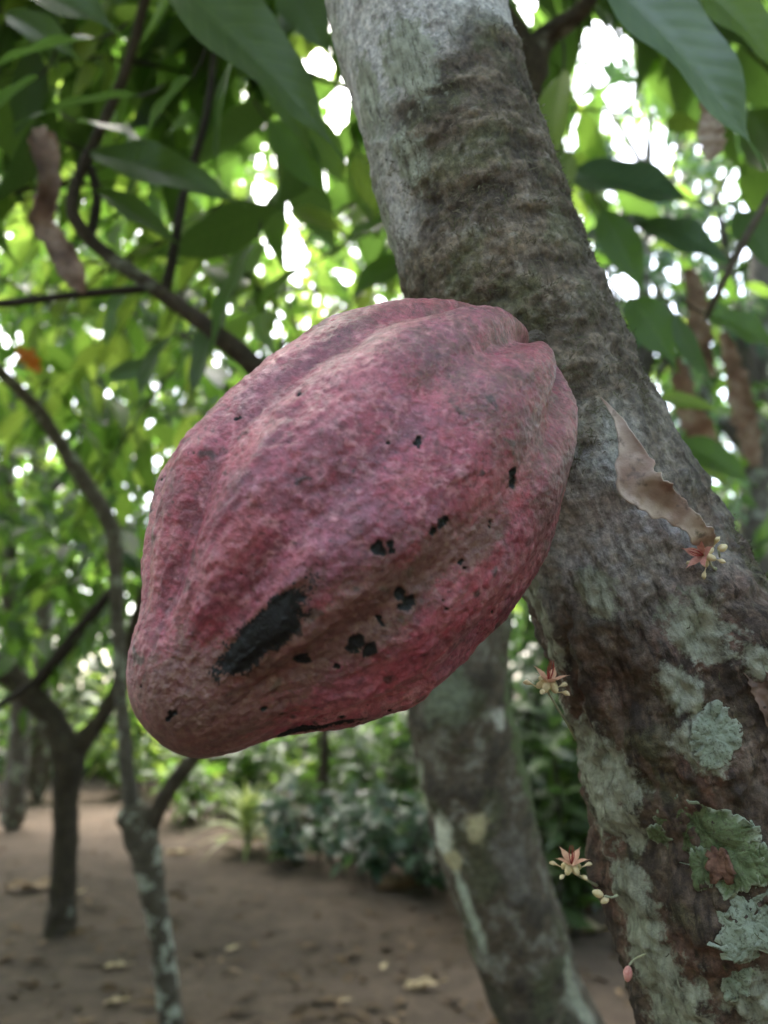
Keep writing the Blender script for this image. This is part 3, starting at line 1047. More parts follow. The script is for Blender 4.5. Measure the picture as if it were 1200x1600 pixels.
def spotted_trunk(P, R, spots, name, parent, n=320, seg=110):
    A = spline(np.c_[np.array(P), np.array(R)], n)
    C, r = A[:, :3], A[:, 3]
    T, U, W = frames(C, (1, 0, 0))
    th = np.linspace(0, 2 * math.pi, seg, endpoint=False)
    ring = (np.cos(th)[None, :, None] * U[:, None] + np.sin(th)[None, :, None] * W[:, None]).reshape(-1, 3)
    V0 = np.repeat(C, seg, 0) + ring * np.repeat(r, seg)[:, None]
    big, mid, fine = fbm(V0, 9, 3, 301), fbm(V0, 30, 4, 303), fbm(V0, 120, 3, 305)
    V = V0 + ring * (np.repeat(r, seg) * (0.10 * big + 0.05 * mid + 0.02 * fine))[:, None]
    col = np.tile(np.array((0.088, 0.068, 0.050)), (len(V), 1))
    col = mixc(col, (0.055, 0.045, 0.036), sstep(0.0, 0.5, mid + 0.5 * big))
    col = mixc(col, (0.072, 0.078, 0.042), sstep(0.05, 0.5, fbm(V0, 14, 4, 307)) * 0.6)
    col = mixc(col, (0.22, 0.21, 0.18), sstep(0.2, 0.6, fine * 0.6 - mid) * 0.6)
    x, y, z = proj(V0)
    f = np.einsum('ij,ij->i', ring, unit(CAM - V0))
    for k, (sx, sy, rx, ry, c) in enumerate(spots):
        i = int(np.argmin(np.hypot(x - sx, y - sy) + np.where(f < 0, 1e5, 0)))
        q = V0 - V0[i]
        al = q @ T[i // seg]
        ac = np.linalg.norm(q - al[:, None] * T[i // seg], axis=1)
        m = sstep(1.25, 0.8, np.sqrt((ac / rx) ** 2 + (al / ry) ** 2) + 0.5 * fbm(V0, 45, 3, 310 + k))
        col = mixc(col, c, m)
    M = Mat('bark_' + name)
    cc = M.attr('Col').outputs['Color']
    a = M.noise(150, 5, 0.65)
    cc = M.mix(0.7, cc, M.ramp(a, [(0.3, (0.4, 0.4, 0.38)), (0.5, (1, 1, 1)), (0.7, (1.6, 1.6, 1.5))]), 'MULTIPLY')
    mat = M.done(M.principled(cc, 0.88, M.bump(a, 0.8, 0.006), 0.25))
    return obj('trunk', V, grid_faces(n, seg, True), mat, parent, True, {'Col': np.clip(col, 0.005, 0.7)})


_b = at(905, 1660, 1.0)
second = thing('cacao_tree', 'pale blotched cacao tree rising from the ground behind the pod tip', 'tree', (_b[0] + .2, _b[1] + .02, 0))
P2, R2 = ray_pts([(858, 1600, 1.0, 74), (803, 1450, 1.0, 76), (757, 1300, 1.0, 82), (733, 1180, 1.0, 82), (720, 1060, 1.0, 80),
                  (735, 850, 1.02, 74), (770, 600, 1.05, 68), (775, 350, 1.08, 60), (735, 120, 1.12, 48), (700, -120, 1.2, 40), (640, -500, 1.4, 26)])
P2 = [np.array((_b[0] + .2, _b[1] + .02, -0.05)), np.array((_b[0] + .13, _b[1] + .01, 0.25))] + P2
R2 = [0.12, 0.085] + R2
WHITE, OCHRE, MOSSG = (0.55, 0.55, 0.45), (0.38, 0.33, 0.2), (0.09, 0.11, 0.05)
spotted_trunk(P2, R2, [(692, 1312, .016, .030, WHITE), (705, 1345, .014, .012, OCHRE), (735, 1430, .009, .050, (.34, .37, .3)), (745, 1300, .013, .016, OCHRE),
                       (780, 1120, .010, .012, (.42, .4, .36)), (656, 1205, .012, .016, (.26, .27, .2)), 
                       (895, 1550, .010, .06, (.24, .24, .19)), (810, 1150, .02, .09, MOSSG), (800, 1350, .02, .05, (.12, .105, .09)),
                       (700, 1080, .03, .04, (.13, .14, .10)), (720, 1560, .04, .04, (.05, .045, .03))], 'second', second)


def branch(parent, rows, d=None, mat=None, name='branch', seg=10, rough=0.18):
    P, R = ray_pts(rows, d)
    V, F = tube(P, R, 5 * len(P), seg, rough, 40, 5)
    return obj(name, V, F, mat or BARK_DARK, parent)


br_right = branch(second, [(790, 260, 1.1, 22), (815, 170, 1.1, 24), (832, 110, 1.1, 24), (850, 60, 1.1, 20), (905, 20, 1.08, 14), (960, -60, 1.05, 10)])
branch(second, [(838, 100, 1.1, 18), (812, 55, 1.1, 15), (790, 20, 1.1, 13), (760, -60, 1.1, 10)])
br_left = branch(second, [(725, 960, 1.02, 26), (600, 760, 1.05, 20), (470, 640, 1.05, 17), (395, 570, 1.05, 17), (330, 515, 1.05, 14), (240, 450, 1.06, 12),
                          (150, 383, 1.08, 11), (112, 325, 1.08, 10), (135, 250, 1.1, 9), (165, 185, 1.1, 8), (203, 90, 1.1, 8), (240, -60, 1.1, 7)])
branch(second, [(258, 460, 1.06, 9), (272, 390, 1.07, 8), (287, 305, 1.1, 7), (320, 190, 1.1, 6), (334, 90, 1.12, 5), (340, -40, 1.12, 5)], mat=BARK_TWIG)
branch(second, [(140, 375, 1.08, 7), (152, 310, 1.1, 8), (140, 255, 1.1, 6)], mat=BARK_TWIG)
branch(second, [(240, 450, 1.06, 7), (120, 460, 1.0, 6), (40, 470, .98, 6), (-60, 480, .98, 5)], mat=BARK_TWIG)

# single leaves hanging off these branches: (base px, tip px, depth base/tip, width px, tone, material, roll)
LEAVES_LEFT = [
    (225, -70, 540, 245, .62, .66, 165, .25, LEAF_DARK, .2, 'large dark leaf across the top'),
    (120, -60, 430, 90, .75, .72, 140, .3, LEAF_DARK, -.3, None),
    (140, 238, 388, 322, 1.0, .98, 82, .5, LEAF_DARK, .35, 'long dark leaf pointing right'),
    (150, 296, 285, 385, 1.02, 1.05, 52, .6, LEAF_DARK, .2, None),
    (372, 70, 342, 275, .9, .92, 62, .4, LEAF_DARK, .9, None),
    (215, 150, 20, 200, 1.0, .95, 66, .3, LEAF_DARK, .3, None),
    (150, 60, -30, 110, .9, .9, 80, .3, LEAF_DARK, .2, None),
    (395, 70, 490, 250, .95, 1.0, 60, .6, LEAF_DARK, .5, None),
    (120, 190, 240, 235, 1.05, 1.0, 60, .5, LEAF_DARK, -.3, None),
    (10, 20, 130, 100, 1.1, 1.1, 60, .5, LEAF_DARK, .3, None),
    (330, 330, 250, 400, 1.2, 1.2, 50, .7, LEAF_GREEN, .2, None),
    (400, 380, 325, 560, 1.1, 1.0, 60, .35, LEAF_GREEN, .7, None),
    (360, 470, 300, 640, 1.15, 1.1, 70, .15, LEAF_DARK, .6, None),
    (270, 520, 215, 640, 1.3, 1.25, 60, .2, LEAF_DARK, .6, None),
    (430, 560, 400, 640, 1.2, 1.2, 50, .1, LEAF_DARK, .3, None),
    (20, -30, 190, 60, .8, .8, 110, .2, LEAF_DARK, .2, None),
    (300, 120, 215, 250, .95, .95, 80, .2, LEAF_DARK, .6, None),
    (420, 190, 520, 320, 1.2, 1.2, 60, .5, LEAF_GREEN, .5, None),
    (60, 120, -40, 220, 1.0, 1.0, 70, .3, LEAF_DARK, .4, None),
    (190, 330, 90, 430, 1.2, 1.2, 60, .4, LEAF_GREEN, .4, None),
    (450, 330, 545, 370, 1.4, 1.4, 45, .9, LEAF_GREEN, .2, None),
    (470, 420, 390, 500, 1.4, 1.4, 60, .6, LEAF_GREEN, .3, None),
    (440, -20, 520, 95, .9, .9, 75, .3, LEAF_DARK, .3, None),
    (470, 180, 545, 300, 1.2, 1.2, 60, .6, LEAF_GREEN, .3, None),
    (560, 240, 590, 340, 1.3, 1.3, 44, .8, LEAF_GREEN, .4, None),
    (640, 330, 515, 400, 1.3, 1.2, 48, .5, LEAF_GREEN, .2, None),
    (640, 400, 540, 470, 1.3, 1.25, 50, .3, LEAF_GREEN, -.2, None),
    (610, 270, 545, 235, 1.3, 1.25, 30, .95, LEAF_GREEN, .3, None),
    (200, 440, 165, 560, 1.3, 1.3, 50, .4, LEAF_GREEN, .5, None),
    (60, 470, 10, 560, 1.2, 1.2, 44, .5, LEAF_GREEN, .5, None),
    (170, 590, 260, 560, 1.4, 1.4, 30, .8, LEAF_BLUISH, .9, None),
]
LEAVES_RIGHT = [
    (915, -60, 1200, 262, .56, .56, 190, 1.0, LEAF_BLUISH, .15, 'huge hazy leaf hanging at the upper right'),  # haze put into the colour by the palest tone
    (1070, -40, 1230, 120, .7, .7, 120, .6, LEAF_GREEN, .3, None),
    (880, 280, 1110, 330, 1.3, 1.25, 130, .5, LEAF_BLUISH, .1, None),
    (905, 380, 1080, 350, 1.4, 1.35, 100, .4, LEAF_BLUISH, -.2, None),
    (1000, 350, 1150, 420, 1.3, 1.25, 80, .5, LEAF_BLUISH, .2, None),
    (880, 110, 862, 300, .9, .85, 62, .9, LEAF_GREEN, .7, None),
    (890, 240, 880, 380, .95, .9, 48, .7, LEAF_GREEN, .7, None),
    (985, 465, 1060, 585, 1.0, .95, 70, .35, LEAF_GREEN, .3, None),
    (1052, 490, 1118, 606, .9, .88, 32, .8, LEAF_BLUISH, 1.2, None),  # narrow pale leaf standing for a bluish glint, sheen put into its tone
    (1022, 622, 1130, 643, 1.0, 1.0, 32, .8, LEAF_GREEN, .3, 'narrow bright green leaf beside the trunk'),
    (1100, 490, 1230, 560, 1.0, .98, 70, .45, LEAF_GREEN, .1, None),
    (1050, 690, 1185, 760, 1.1, 1.05, 60, .3, LEAF_GREEN, .2, None),
    (1080, 730, 1150, 770, 1.1, 1.1, 40, .7, LEAF_GREEN, -.1, None),
    (940, 330, 1010, 470, 1.1, 1.05, 60, .3, LEAF_GREEN, .4, None),
    (1150, 330, 1230, 440, 1.05, 1.0, 70, .2, LEAF_GREEN, .3, None),
]
for bx, by, tx, ty, d0, d1, w, tone, mat, roll, lab in LEAVES_LEFT + LEAVES_RIGHT:
    par = br_left if bx < 700 else br_right
    o = one_leaf('leaf', at(bx, by, d0), at(tx, ty, d1), w * d0 / FPX, mat, par, tone,
                 up=unit(UP * 0.75 - FWD * 0.65), roll=roll, droop=0.12 + 0.1 * random.random(), wave=0.04)
    if lab:
        o['label'] = lab
branch(second, [(1215, 285, .9, 6), (1180, 345, .9, 6), (1135, 430, .92, 6), (1100, 505, .95, 5)], mat=BARK_GREY, name='twig')


# ------------------------------------------------------------------ trees behind
def foliage(parent, mat, centre, radii, twigs, **kw):
    (V, F, A), tw = crown_leaves(centre, radii, twigs, **kw)
    c = obj('crown', V, F, mat, parent, True, A, kind='stuff')
    if tw:
        tv, tf = join(tw)
        obj('twigs', tv, tf, BARK_TWIG, c, kind='stuff')
    return c


def depth_of(P):
    return float((np.asarray(P) - CAM) @ FWD)


g1 = ground_at(95, 1455)
D1 = depth_of(g1)
fork = thing('cacao_tree', 'dark forked cacao tree standing on the bare soil at far left', 'tree', g1)
P, R = ray_pts([(92, 1470, D1, 27), (96, 1420, D1, 22), (102, 1330, D1, 19), (103, 1240, D1, 20), (106, 1180, D1, 25), (70, 1110, D1, 19), (0, 1045, D1, 18), (-90, 1000, D1 * .97, 16), (-200, 820, D1, 12)])
V, F = tube(P, R, 60, 20, .14, 16, 9)
obj('trunk', V, F, BARK_DARK, fork)
branch(fork, [(106, 1185, 18), (140, 1145, 15), (165, 1110, 12), (192, 1050, 11), (215, 960, 9), (260, 800, 7)], D1)
branch(fork, [(45, 1085, 8), (95, 1030, 6), (150, 960, 5), (190, 900, 4)], D1, BARK_TWIG)
foliage(fork, LEAF_GREEN, at(120, 600, D1 + .6), (1.8, 1.0, 1.3), 340, per=9, leaf=(.11, .2), bright=-.1)

g2 = ground_at(274, 1660)
D2 = depth_of(g2)
pole = thing('cacao_tree', 'slender lichen spotted cacao tree with a cut knob at knee height', 'tree', g2)
P, R = ray_pts([(276, 1690, 24), (272, 1640, 20), (258, 1510, 18), (241, 1400, 19), (224, 1320, 25), (212, 1275, 27), (206, 1255, 18)], D2)
V, F = tube(P, R, 70, 24, .16, 22, 4)
obj('trunk', V, F, BARK_LICHEN, pole)
branch(pole, [(212, 1300, 14), (200, 1215, 12), (190, 1100, 10), (184, 980, 10), (180, 880, 12), (172, 818, 13), (112, 722, 12), (55, 636, 10), (-20, 562, 9), (-160, 430, 8)], D2, BARK_GREY, seg=14)
branch(pole, [(228, 1310, 14), (255, 1250, 13), (285, 1205, 12), (320, 1165, 11), (400, 1090, 9), (520, 960, 7)], D2)
branch(pole, [(180, 915, 7), (120, 985, 7), (50, 1066, 6), (-30, 1120, 5)], D2, BARK_TWIG)
foliage(pole, LEAF_GREEN, at(-20, 330, D2 + .5), (1.0, .7, .8), 60, per=8, leaf=(.14, .24), bright=.0)
foliage(second, LEAF_GREEN, at(470, 290, 2.5), (.95, .8, .8), 130, per=8, leaf=(.09, .16), bright=.25)  # backlight put into the lighter leaf tone
foliage(second, LEAF_GREEN, at(250, -120, 2.2), (1.3, .6, .55), 36, per=8, leaf=(.16, .26))


def far_tree(label, px, py, base_py, rx, rz, twigs, mat, lean=0, hw=14, bright=0.0, leaf=(.12, .21), bark=BARK_GREY, dep=None):
    g = ground_at(px, base_py)
    d = depth_of(g)
    t = thing('forest_tree', label, 'tree', g, 'trees behind the cacao grove')
    c = at(px + lean, py, d)
    P = [g - [0, 0, .1], g * .7 + c * .3 + [.05, 0, 0], g * .35 + c * .65 - [.04, 0, 0], c, c + [0.1, 0, rz * .6]]
    r = hw * d / FPX
    V, F = tube(P, [r * 1.4, r, r * .9, r * .7, r * .2], 30, 12, .15, 9, int(px))
    obj('trunk', V, F, bark, t)
    for k in range(4):
        a = k * 1.7 + px
        e = c + np.array([math.cos(a) * rx * .7, math.sin(a) * rx * .5, rz * (.1 + .2 * k % .5)])
        s = g * .3 + c * .7
        V, F = tube([s, s * .5 + e * .5 + [0, 0, .1], e], [r * .5, r * .35, r * .1], 10, 7, .1, 9, k)
        obj('limb', V, F, bark, t)
    foliage(t, mat, c, (rx, rx * .8, rz), twigs, leaf=leaf, bright=bright)
    return t


far_tree('leafy tree behind the pale pole at the left edge', 20, 640, 1290, 1.9, 1.6, 430, LEAF_GREEN, bright=.0)
far_tree('tree with bright leaves right behind the pod shoulder', 380, 380, 1262, 2.1, 1.9, 480, LEAF_GREEN, bright=.35)  # raised tone paints the backlit glow into the leaves
far_tree('thin brown trunk seen just under the pod', 497, 720, 1300, 1.5, 1.3, 120, LEAF_GREEN, hw=7, bright=.0, bark=BARK_DARK)
far_tree('tall tree filling the upper left corner', 60, 120, 1250, 2.3, 1.8, 520, LEAF_GREEN, bright=.1)
far_tree('tree behind the trunk at the upper right', 1010, 330, 1300, 1.7, 1.6, 330, LEAF_BLUISH, bright=.1)
far_tree('tree with dark leaves at the right edge', 1190, 480, 1320, 1.5, 1.8, 150, LEAF_GREEN, hw=30)
far_tree('tall tree at the top right corner', 1080, 20, 1255, 2.2, 1.6, 420, LEAF_GREEN, bright=.2)
far_tree('low tree between the two near trunks', 860, 800, 1290, 1.2, 1.2, 90, LEAF_BLUISH)

for k, (x, y, h, rx, tw) in enumerate(((-3.4, -2.6, 3.0, 1.5, 120), (3.0, -2.6, 3.1, 1.7, 130), (2.9, 1.2, 3.0, 1.5, 140), (-3.4, 1.6, 3.2, 1.3, 110), (0.2, -5.6, 3.4, 1.8, 140))):  # unseen trees added so that their crowns narrow the sky light
    t = thing('cacao_tree', ('unseen cacao tree added behind the camera on the left for the light', 'unseen cacao tree added behind the camera on the right for the light', 'unseen cacao tree added off the right edge of the picture for the light',
                             'unseen cacao tree added off the left edge of the picture for the light', 'unseen cacao tree added far behind the camera for the light')[k], 'tree', (x, y, 0))
    V, F = tube([(x, y, -.1), (x + .1, y, 1.), (x, y + .1, 2.), (x, y, h + .3)], [.1, .07, .06, .02], 20, 12, .12, 14)
    obj('trunk', V, F, BARK_GREY, t)
    foliage(t, LEAF_GREEN, (x, y, h), (rx, rx, .9), tw, leaf=(.2, .34))

# unseen crown of the foreground tree, placed and thickened to shade the pod
foliage(tree, LEAF_DARK, (-0.15, 1.05, 2.95), (1.6, 1.1, .5), 260, per=9, leaf=(.18, .3))
V, F = tube([_C[0] + [0, 0, -.03], _C[0] + [-.06, .1, .25], _C[0] + [-.02, .2, .7], np.array((0.1, .8, 2.5))], [.036, .033, .026, .014], 20, 14, .1, 20)
obj('limb', V, F, BARK_GREY, tree)
V, F = tube([_C[0] + [-.05, .08, .2], _C[0] + [.2, .1, .6], np.array((.8, .6, 2.4))], [.026, .02, .012], 16, 10, .1, 20)
obj('limb', V, F, BARK_GREY, tree)


# far wood closing the view; unseen ring behind the camera added for the light
def far_wood():
    n = 32000
    a = np.where(rng.random(n) < .55, rng.uniform(-1.0, 1.0, n), rng.uniform(1.0, 2 * math.pi - 1.0, n))
    r = np.where(np.cos(a) > .54, rng.uniform(10.5, 15, n), rng.uniform(6, 10, n))
    h = rng.uniform(0, 1, n) ** 1.15 * (6.2 + 1.4 * np.sin(a * 7 + 1) + 0.8 * np.sin(a * 17))
    b = np.stack([np.sin(a) * r, np.cos(a) * r, h], 1)
    d = rng.normal(size=(n, 3)) * [1, 1, .4] + [0, -.7, -.5]
    s = rng.uniform(.28, .55, n)
    keep = ~open_to_sky(b, .12)
    rd = np.clip(.02 + .5 * fbm(b, .6, 2, 9) + rng.uniform(0, .5, n), 0, 1)  # tone lowered: shade put into the colour of the far leaves
    nn = rng.normal(size=(n, 3)) * .5 + [0, 0, 1]
    V, F, A = scatter_leaves(b[keep], d[keep], nn[keep], s[keep], FAR_T, rd[keep])
    obj('far_wood', V, F, LEAF_GREEN, None, True, A, kind='stuff', label='hazy green wood closing the view behind the grove, its unseen ring added for the light', category='wood')


far_wood()


# ------------------------------------------------------------------ undergrowth
def shrub(label, px, py_base, h, rad, n, mat, leaf=(.09, .16), bright=0., name='shrub', group='shrubs along the edge of the bare soil'):
    g = ground_at(px, py_base)
    t = thing(name, label, 'shrub', g, group)
    st, bs, ds, sz = [], [], [], []
    stems = max(5, n // 14)
    for k in range(stems):
        a, q = rng.uniform(0, 6.28), rng.uniform(.1, 1) ** .5
        top = g + np.array([math.cos(a) * q * rad, math.sin(a) * q * rad * .8, h * rng.uniform(.55, 1.0) * (1 - .35 * q * q)])
        foot = g + np.array([math.cos(a), math.sin(a), 0]) * q * rad * .35
        m = foot * .5 + top * .5 + rng.normal(size=3) * .04
        st.append(tube([foot - [0, 0, .05], m, top], [.008, .006, .003], 7, 5))
        for j in range(n // stems):
            f = rng.uniform(.2, 1.02)
            p = foot * (1 - f) ** 2 + 2 * m * f * (1 - f) + top * f * f
            bs.append(p)
            b = rng.uniform(0, 6.28)
            ds.append([math.cos(b), math.sin(b) - .2, rng.uniform(-.6, .6)])
            sz.append(rng.uniform(*leaf))
    tv, tf = join(st)
    obj('stems', tv, tf, BARK_TWIG, t, kind='stuff')
    nn = rng.normal(size=(len(bs), 3)) * .4 + [0, -.2, 1]
    V, F, A = scatter_leaves(np.array(bs), np.array(ds), nn, np.array(sz), CROWN_T, np.clip(rng.uniform(0, 1, len(bs)) + bright, 0, 1))
    obj('foliage', V, F, mat, t, True, A, kind='stuff')


shrub('dark bluish shrub right of the pale strap plant', 500, 1345, .55, .45, 260, LEAF_BLUISH, bright=.05)
shrub('bluish shrub touching the blotched trunk', 600, 1372, .62, .5, 300, LEAF_BLUISH, bright=.1)
shrub('bluish shrub half behind the blotched trunk', 690, 1395, .6, .4, 220, LEAF_BLUISH)
shrub('green shrub under the pod tip', 330, 1290, .7, .6, 260, LEAF_GREEN, (.12, .2))
shrub('tall green shrub behind the bluish ones', 560, 1280, 1.3, .9, 420, LEAF_GREEN, (.14, .24), -.1)
shrub('green shrub behind the strap plant', 420, 1270, 1.15, .8, 380, LEAF_GREEN, (.14, .24))
shrub('shrub with sunlight painted into pale leaves at the end of the path', 165, 1210, 2.2, 1.6, 520, LEAF_PALE, (.2, .34), .3)  # well-lit look put into the colour by pale, raised leaf tones
shrub('green shrub left of the path end', 250, 1240, 1.4, 1.0, 360, LEAF_GREEN, (.16, .28), .3)
shrub('bluish shrub between the two near trunks', 850, 1420, .75, .5, 300, LEAF_BLUISH)
shrub('dark tall shrub between the two near trunks', 850, 1330, 1.6, .8, 420, LEAF_BLUISH, (.14, .24), -.2)
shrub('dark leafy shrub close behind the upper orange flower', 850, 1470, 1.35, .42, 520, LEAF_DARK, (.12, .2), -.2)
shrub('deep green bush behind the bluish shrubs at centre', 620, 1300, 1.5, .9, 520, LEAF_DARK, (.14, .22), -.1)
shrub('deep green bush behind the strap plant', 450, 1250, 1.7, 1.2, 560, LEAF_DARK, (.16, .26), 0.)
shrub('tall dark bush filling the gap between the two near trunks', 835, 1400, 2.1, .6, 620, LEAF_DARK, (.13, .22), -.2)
shrub('bright green shrub right of the leaning trunk', 1230, 1420, 1.35, .6, 360, LEAF_GREEN, (.12, .2), .15)
shrub('dark shrub right of the leaning trunk', 1130, 1360, 1.25, .9, 420, LEAF_BLUISH, (.14, .22), -.2)
shrub('shrub at the left edge of the path', -40, 1250, 1.6, .9, 340, LEAF_GREEN, (.16, .26), .1)


def strap_plant(label, px, py, size, n, mat, bright=0.):
    g = ground_at(px, py)
    t = thing('strap_leaf_plant', label, 'plant', g)
    for k in range(n):
        a = k * 2.4
        el = .35 + 1.05 * (k / n)
        V, F, u, v = STRAP_T[k % 3]
        s = size * rng.uniform(.75, 1.1)
        X = np.array([math.cos(a) * math.cos(el), math.sin(a) * math.cos(el), math.sin(el)])
        Z = unit(np.array([0, 0, 1.]) - X * X[2] + 1e-4)
        Y = np.cross(Z, X)
        W = g + np.array([0, 0, .05 + .16 * k / n]) + s * (V[:, :1] * X + V[:, 1:2] * Y * 2.2 + V[:, 2:] * Z)
        obj('leaf', W, F, mat, t, True, {'rnd': np.full(len(W), min(1, rng.uniform(.4, 1) + bright)), 'lu': u, 'lv': v * 0 + .5})
    V, F = tube([g - [0, 0, .03], g + [0, 0, .12], g + [0, 0, .25]], [.02, .018, .008], 6, 8)
    obj('stem', V, F, BARK_GREY, t)


strap_plant('pale yellow green strap leaved plant below the pod', 388, 1330, .46, 46, LEAF_PALE, .35)


# ------------------------------------------------------------------ fallen leaves
def leaf_litter():
    n = 900
    py = 1190 + 520 * rng.random(n) ** .8
    px = rng.uniform(-150, 1350, n)
    b = np.array([ground_at(x, y) for x, y in zip(px, py)])
    b[:, 2] = .05 * noise(b * [1, 1, 0], .5, 3) + .03 * fbm(b * [1, 1, 0], 2.2, 3, 5) + rng.uniform(.006, .022, n)
    a = rng.uniform(0, 6.28, n)
    d = np.stack([np.cos(a), np.sin(a), rng.normal(size=n) * .12], 1)
    nn = rng.normal(size=(n, 3)) * .3 + [0, 0, 1]
    V, F, A = scatter_leaves(b, d, nn, rng.uniform(.03, .11, n), CROWN_T, np.clip(rng.beta(1.2, 4.2, n), 0, 1))
    obj('leaf_litter', V, F, LEAF_DEAD, None, True, A, kind='stuff', label='scattered brown leaf litter lying on the bare soil', category='leaf litter')


leaf_litter()


def curled_leaf(name, rows, mat, label, rnd=.8, parent=None, curl=1.2, nl=64, nw=16, face=None, seed=0, tipcut=1.0, category='dead leaf'):
    """Dry leaf following a spine of (px, py, depth, half width px), edges rolled inwards by curl radians."""
    A = spline(np.array([np.r_[at(x, y, d), h * d / FPX] for x, y, d, h in rows]), nl)
    C, R = A[:, :3], np.maximum(A[:, 3], .0002)
    q = np.stack([np.arange(nl) * .31, np.full(nl, seed * 1.3), np.zeros(nl)], 1)
    edge = [1 + .38 * fbm(q, .7, 3, 400 + seed), 1 + .38 * fbm(q, .7, 3, 420 + seed)]
    T = unit(np.gradient(C, axis=0))
    toward = unit(CAM - C) if face is None else np.tile(unit(np.asarray(face, float)), (nl, 1))
    Y = unit(np.cross(toward, T))
    Z = np.cross(T, Y)
    v = np.linspace(-1, 1, nw + 1)
    V, U, L = [], [], []
    for i in range(nl):
        cu = curl * (.8 + .3 * math.sin(i * .35 + seed))
        for w in v:
            y = math.sin(cu * w) / max(math.sin(min(cu, 1.57)), .4)
            z = (1 - math.cos(cu * w)) * .9
            V.append(C[i] + R[i] * edge[w > 0][i] * (Y[i] * y + Z[i] * z * .8))
            U.append(i / (nl - 1))
            L.append(w)
    V = np.array(V)
    s = np.repeat(R, nw + 1)
    V += (noise(V, .45 / max(R.max(), .002), seed + 2) * s * .42)[:, None] * np.repeat(Z, nw + 1, 0)
    V += (noise(V, 1.3 / max(R.max(), .002), seed + 3) * s * .22)[:, None] * np.repeat(Z, nw + 1, 0)
    rn = np.clip(rnd + .4 * fbm(V, .5 / max(R.max(), .002), 3, seed), 0, 1)
    o = obj(name, V, grid_faces(nl, nw + 1), mat, parent, True, {'rnd': rn, 'lu': np.array(U), 'lv': np.array(L)})
    m = o.modifiers.new('thickness', 'SOLIDIFY')
    m.thickness = min(.0008, R.max() * .06)
    if parent is None:
        o['label'], o['category'] = label, category
    return o


def dry_material():
    M = Mat('leaf_dry_pink')
    r = M.attr('rnd').outputs['Fac']
    col = M.ramp(r, [(0.0, (.06, .04, .03)), (.45, (.17, .11, .085)), (.8, (.34, .235, .19)), (1.0, (.52, .42, .36))])
    col = M.mix(M.ramp(M.noise(190, 4), [(.55, 0.), (.68, .75)]), col, (.14, .115, .11))
    p = M.principled(col, .8, M.bump(M.noise(420, 3), .5, .001), .2)
    t = M.n('BsdfTranslucent')
    M.l(col, t.inputs[0])
    x = M.n('MixShader', Fac=.2)
    M.l(p.outputs[0], x.inputs[1])
    M.l(t.outputs[0], x.inputs[2])
    return M.done(x)


DRY = dry_material()
curled_leaf('dead_leaf', [(938, 620, .318, .5), (962, 650, .314, 6), (985, 700, .310, 17), (1000, 755, .308, 30), (1035, 785, .308, 26), (1065, 808, .308, 17),
                          (1092, 832, .310, 17), (1112, 852, .314, 9)], DRY, 'dry pinkish brown leaf curled against the leaning trunk above a red flower', .95, curl=.9, seed=3)
curled_leaf('dead_leaf', [(1150, 985, .318, 3), (1166, 1010, .312, 15), (1180, 1050, .308, 16), (1196, 1090, .306, 14), (1215, 1150, .306, 8)],
            DRY, 'dry brown rolled leaf on the trunk at the right edge', .5, curl=1.3, seed=8)
curled_leaf('dead_leaf', [(58, 200, .9, 10), (70, 235, .9, 22), (78, 290, .89, 15), (66, 345, .9, 20), (92, 385, .9, 15), (112, 425, .89, 20), (132, 458, .9, 5)],
            DRY, 'dry brown twisted leaf hanging at the upper left', .6, curl=1.9, seed=5)
curled_leaf('dead_leaf', [(1098, 150, .8, 4), (1108, 190, .8, 16), (1112, 225, .8, 20), (1106, 250, .8, 6)], DRY,
            'small pale dry leaf below the huge hazy leaf at the upper right', .9, curl=.8, seed=6)
for k, rows in enumerate(([(1075, 420, 1.5, 8), (1090, 470, 1.5, 15), (1095, 540, 1.5, 17), (1110, 590, 1.5, 8)],
                          [(1130, 520, 1.5, 8), (1150, 590, 1.5, 15), (1165, 660, 1.5, 18), (1180, 730, 1.5, 8)],
                          [(1060, 560, 1.6, 6), (1070, 620, 1.6, 17), (1100, 690, 1.6, 20), (1130, 720, 1.6, 6)])):
    curled_leaf('dead_leaf', rows, DRY, ('dry brown leaf hanging beside the yellow twig at right', 'dry brown leaf hanging nearest the right edge',
                                         'broad dry leaf hanging close right of the leaning trunk')[k], .75, curl=1.0, seed=20 + k)
curled_leaf('withered_leaf', [(25, 545, 1.6, 3), (40, 555, 1.6, 14), (52, 568, 1.6, 13), (62, 582, 1.6, 3)], LEAF_ORANGE,
            'small orange leaf among the green leaves at the left edge', .5, curl=.5, seed=31, category='leaf')


def ground_leaf(px, py, length, turn, rnd, label, curl=.5):
    g = ground_at(px, py)
    g[2] = .05 * noise(np.array([[g[0], g[1], 0.]]), .5, 3)[0] + .03 * fbm(np.array([[g[0], g[1], 0.]]), 2.2, 3, 5)[0] + .012
    d = np.array([math.cos(turn), math.sin(turn), 0])
    o = one_leaf('fallen_leaf', g - d * length / 2 + [0, 0, .004], g + d * length / 2 + [0, 0, .012], length * .42, LEAF_DEAD, None, rnd,
                 droop=-.18, fold=curl, wave=.09, stalk=False)
    o['label'], o['category'], o['group'] = label, 'fallen leaf', 'dead leaves lying on the soil'


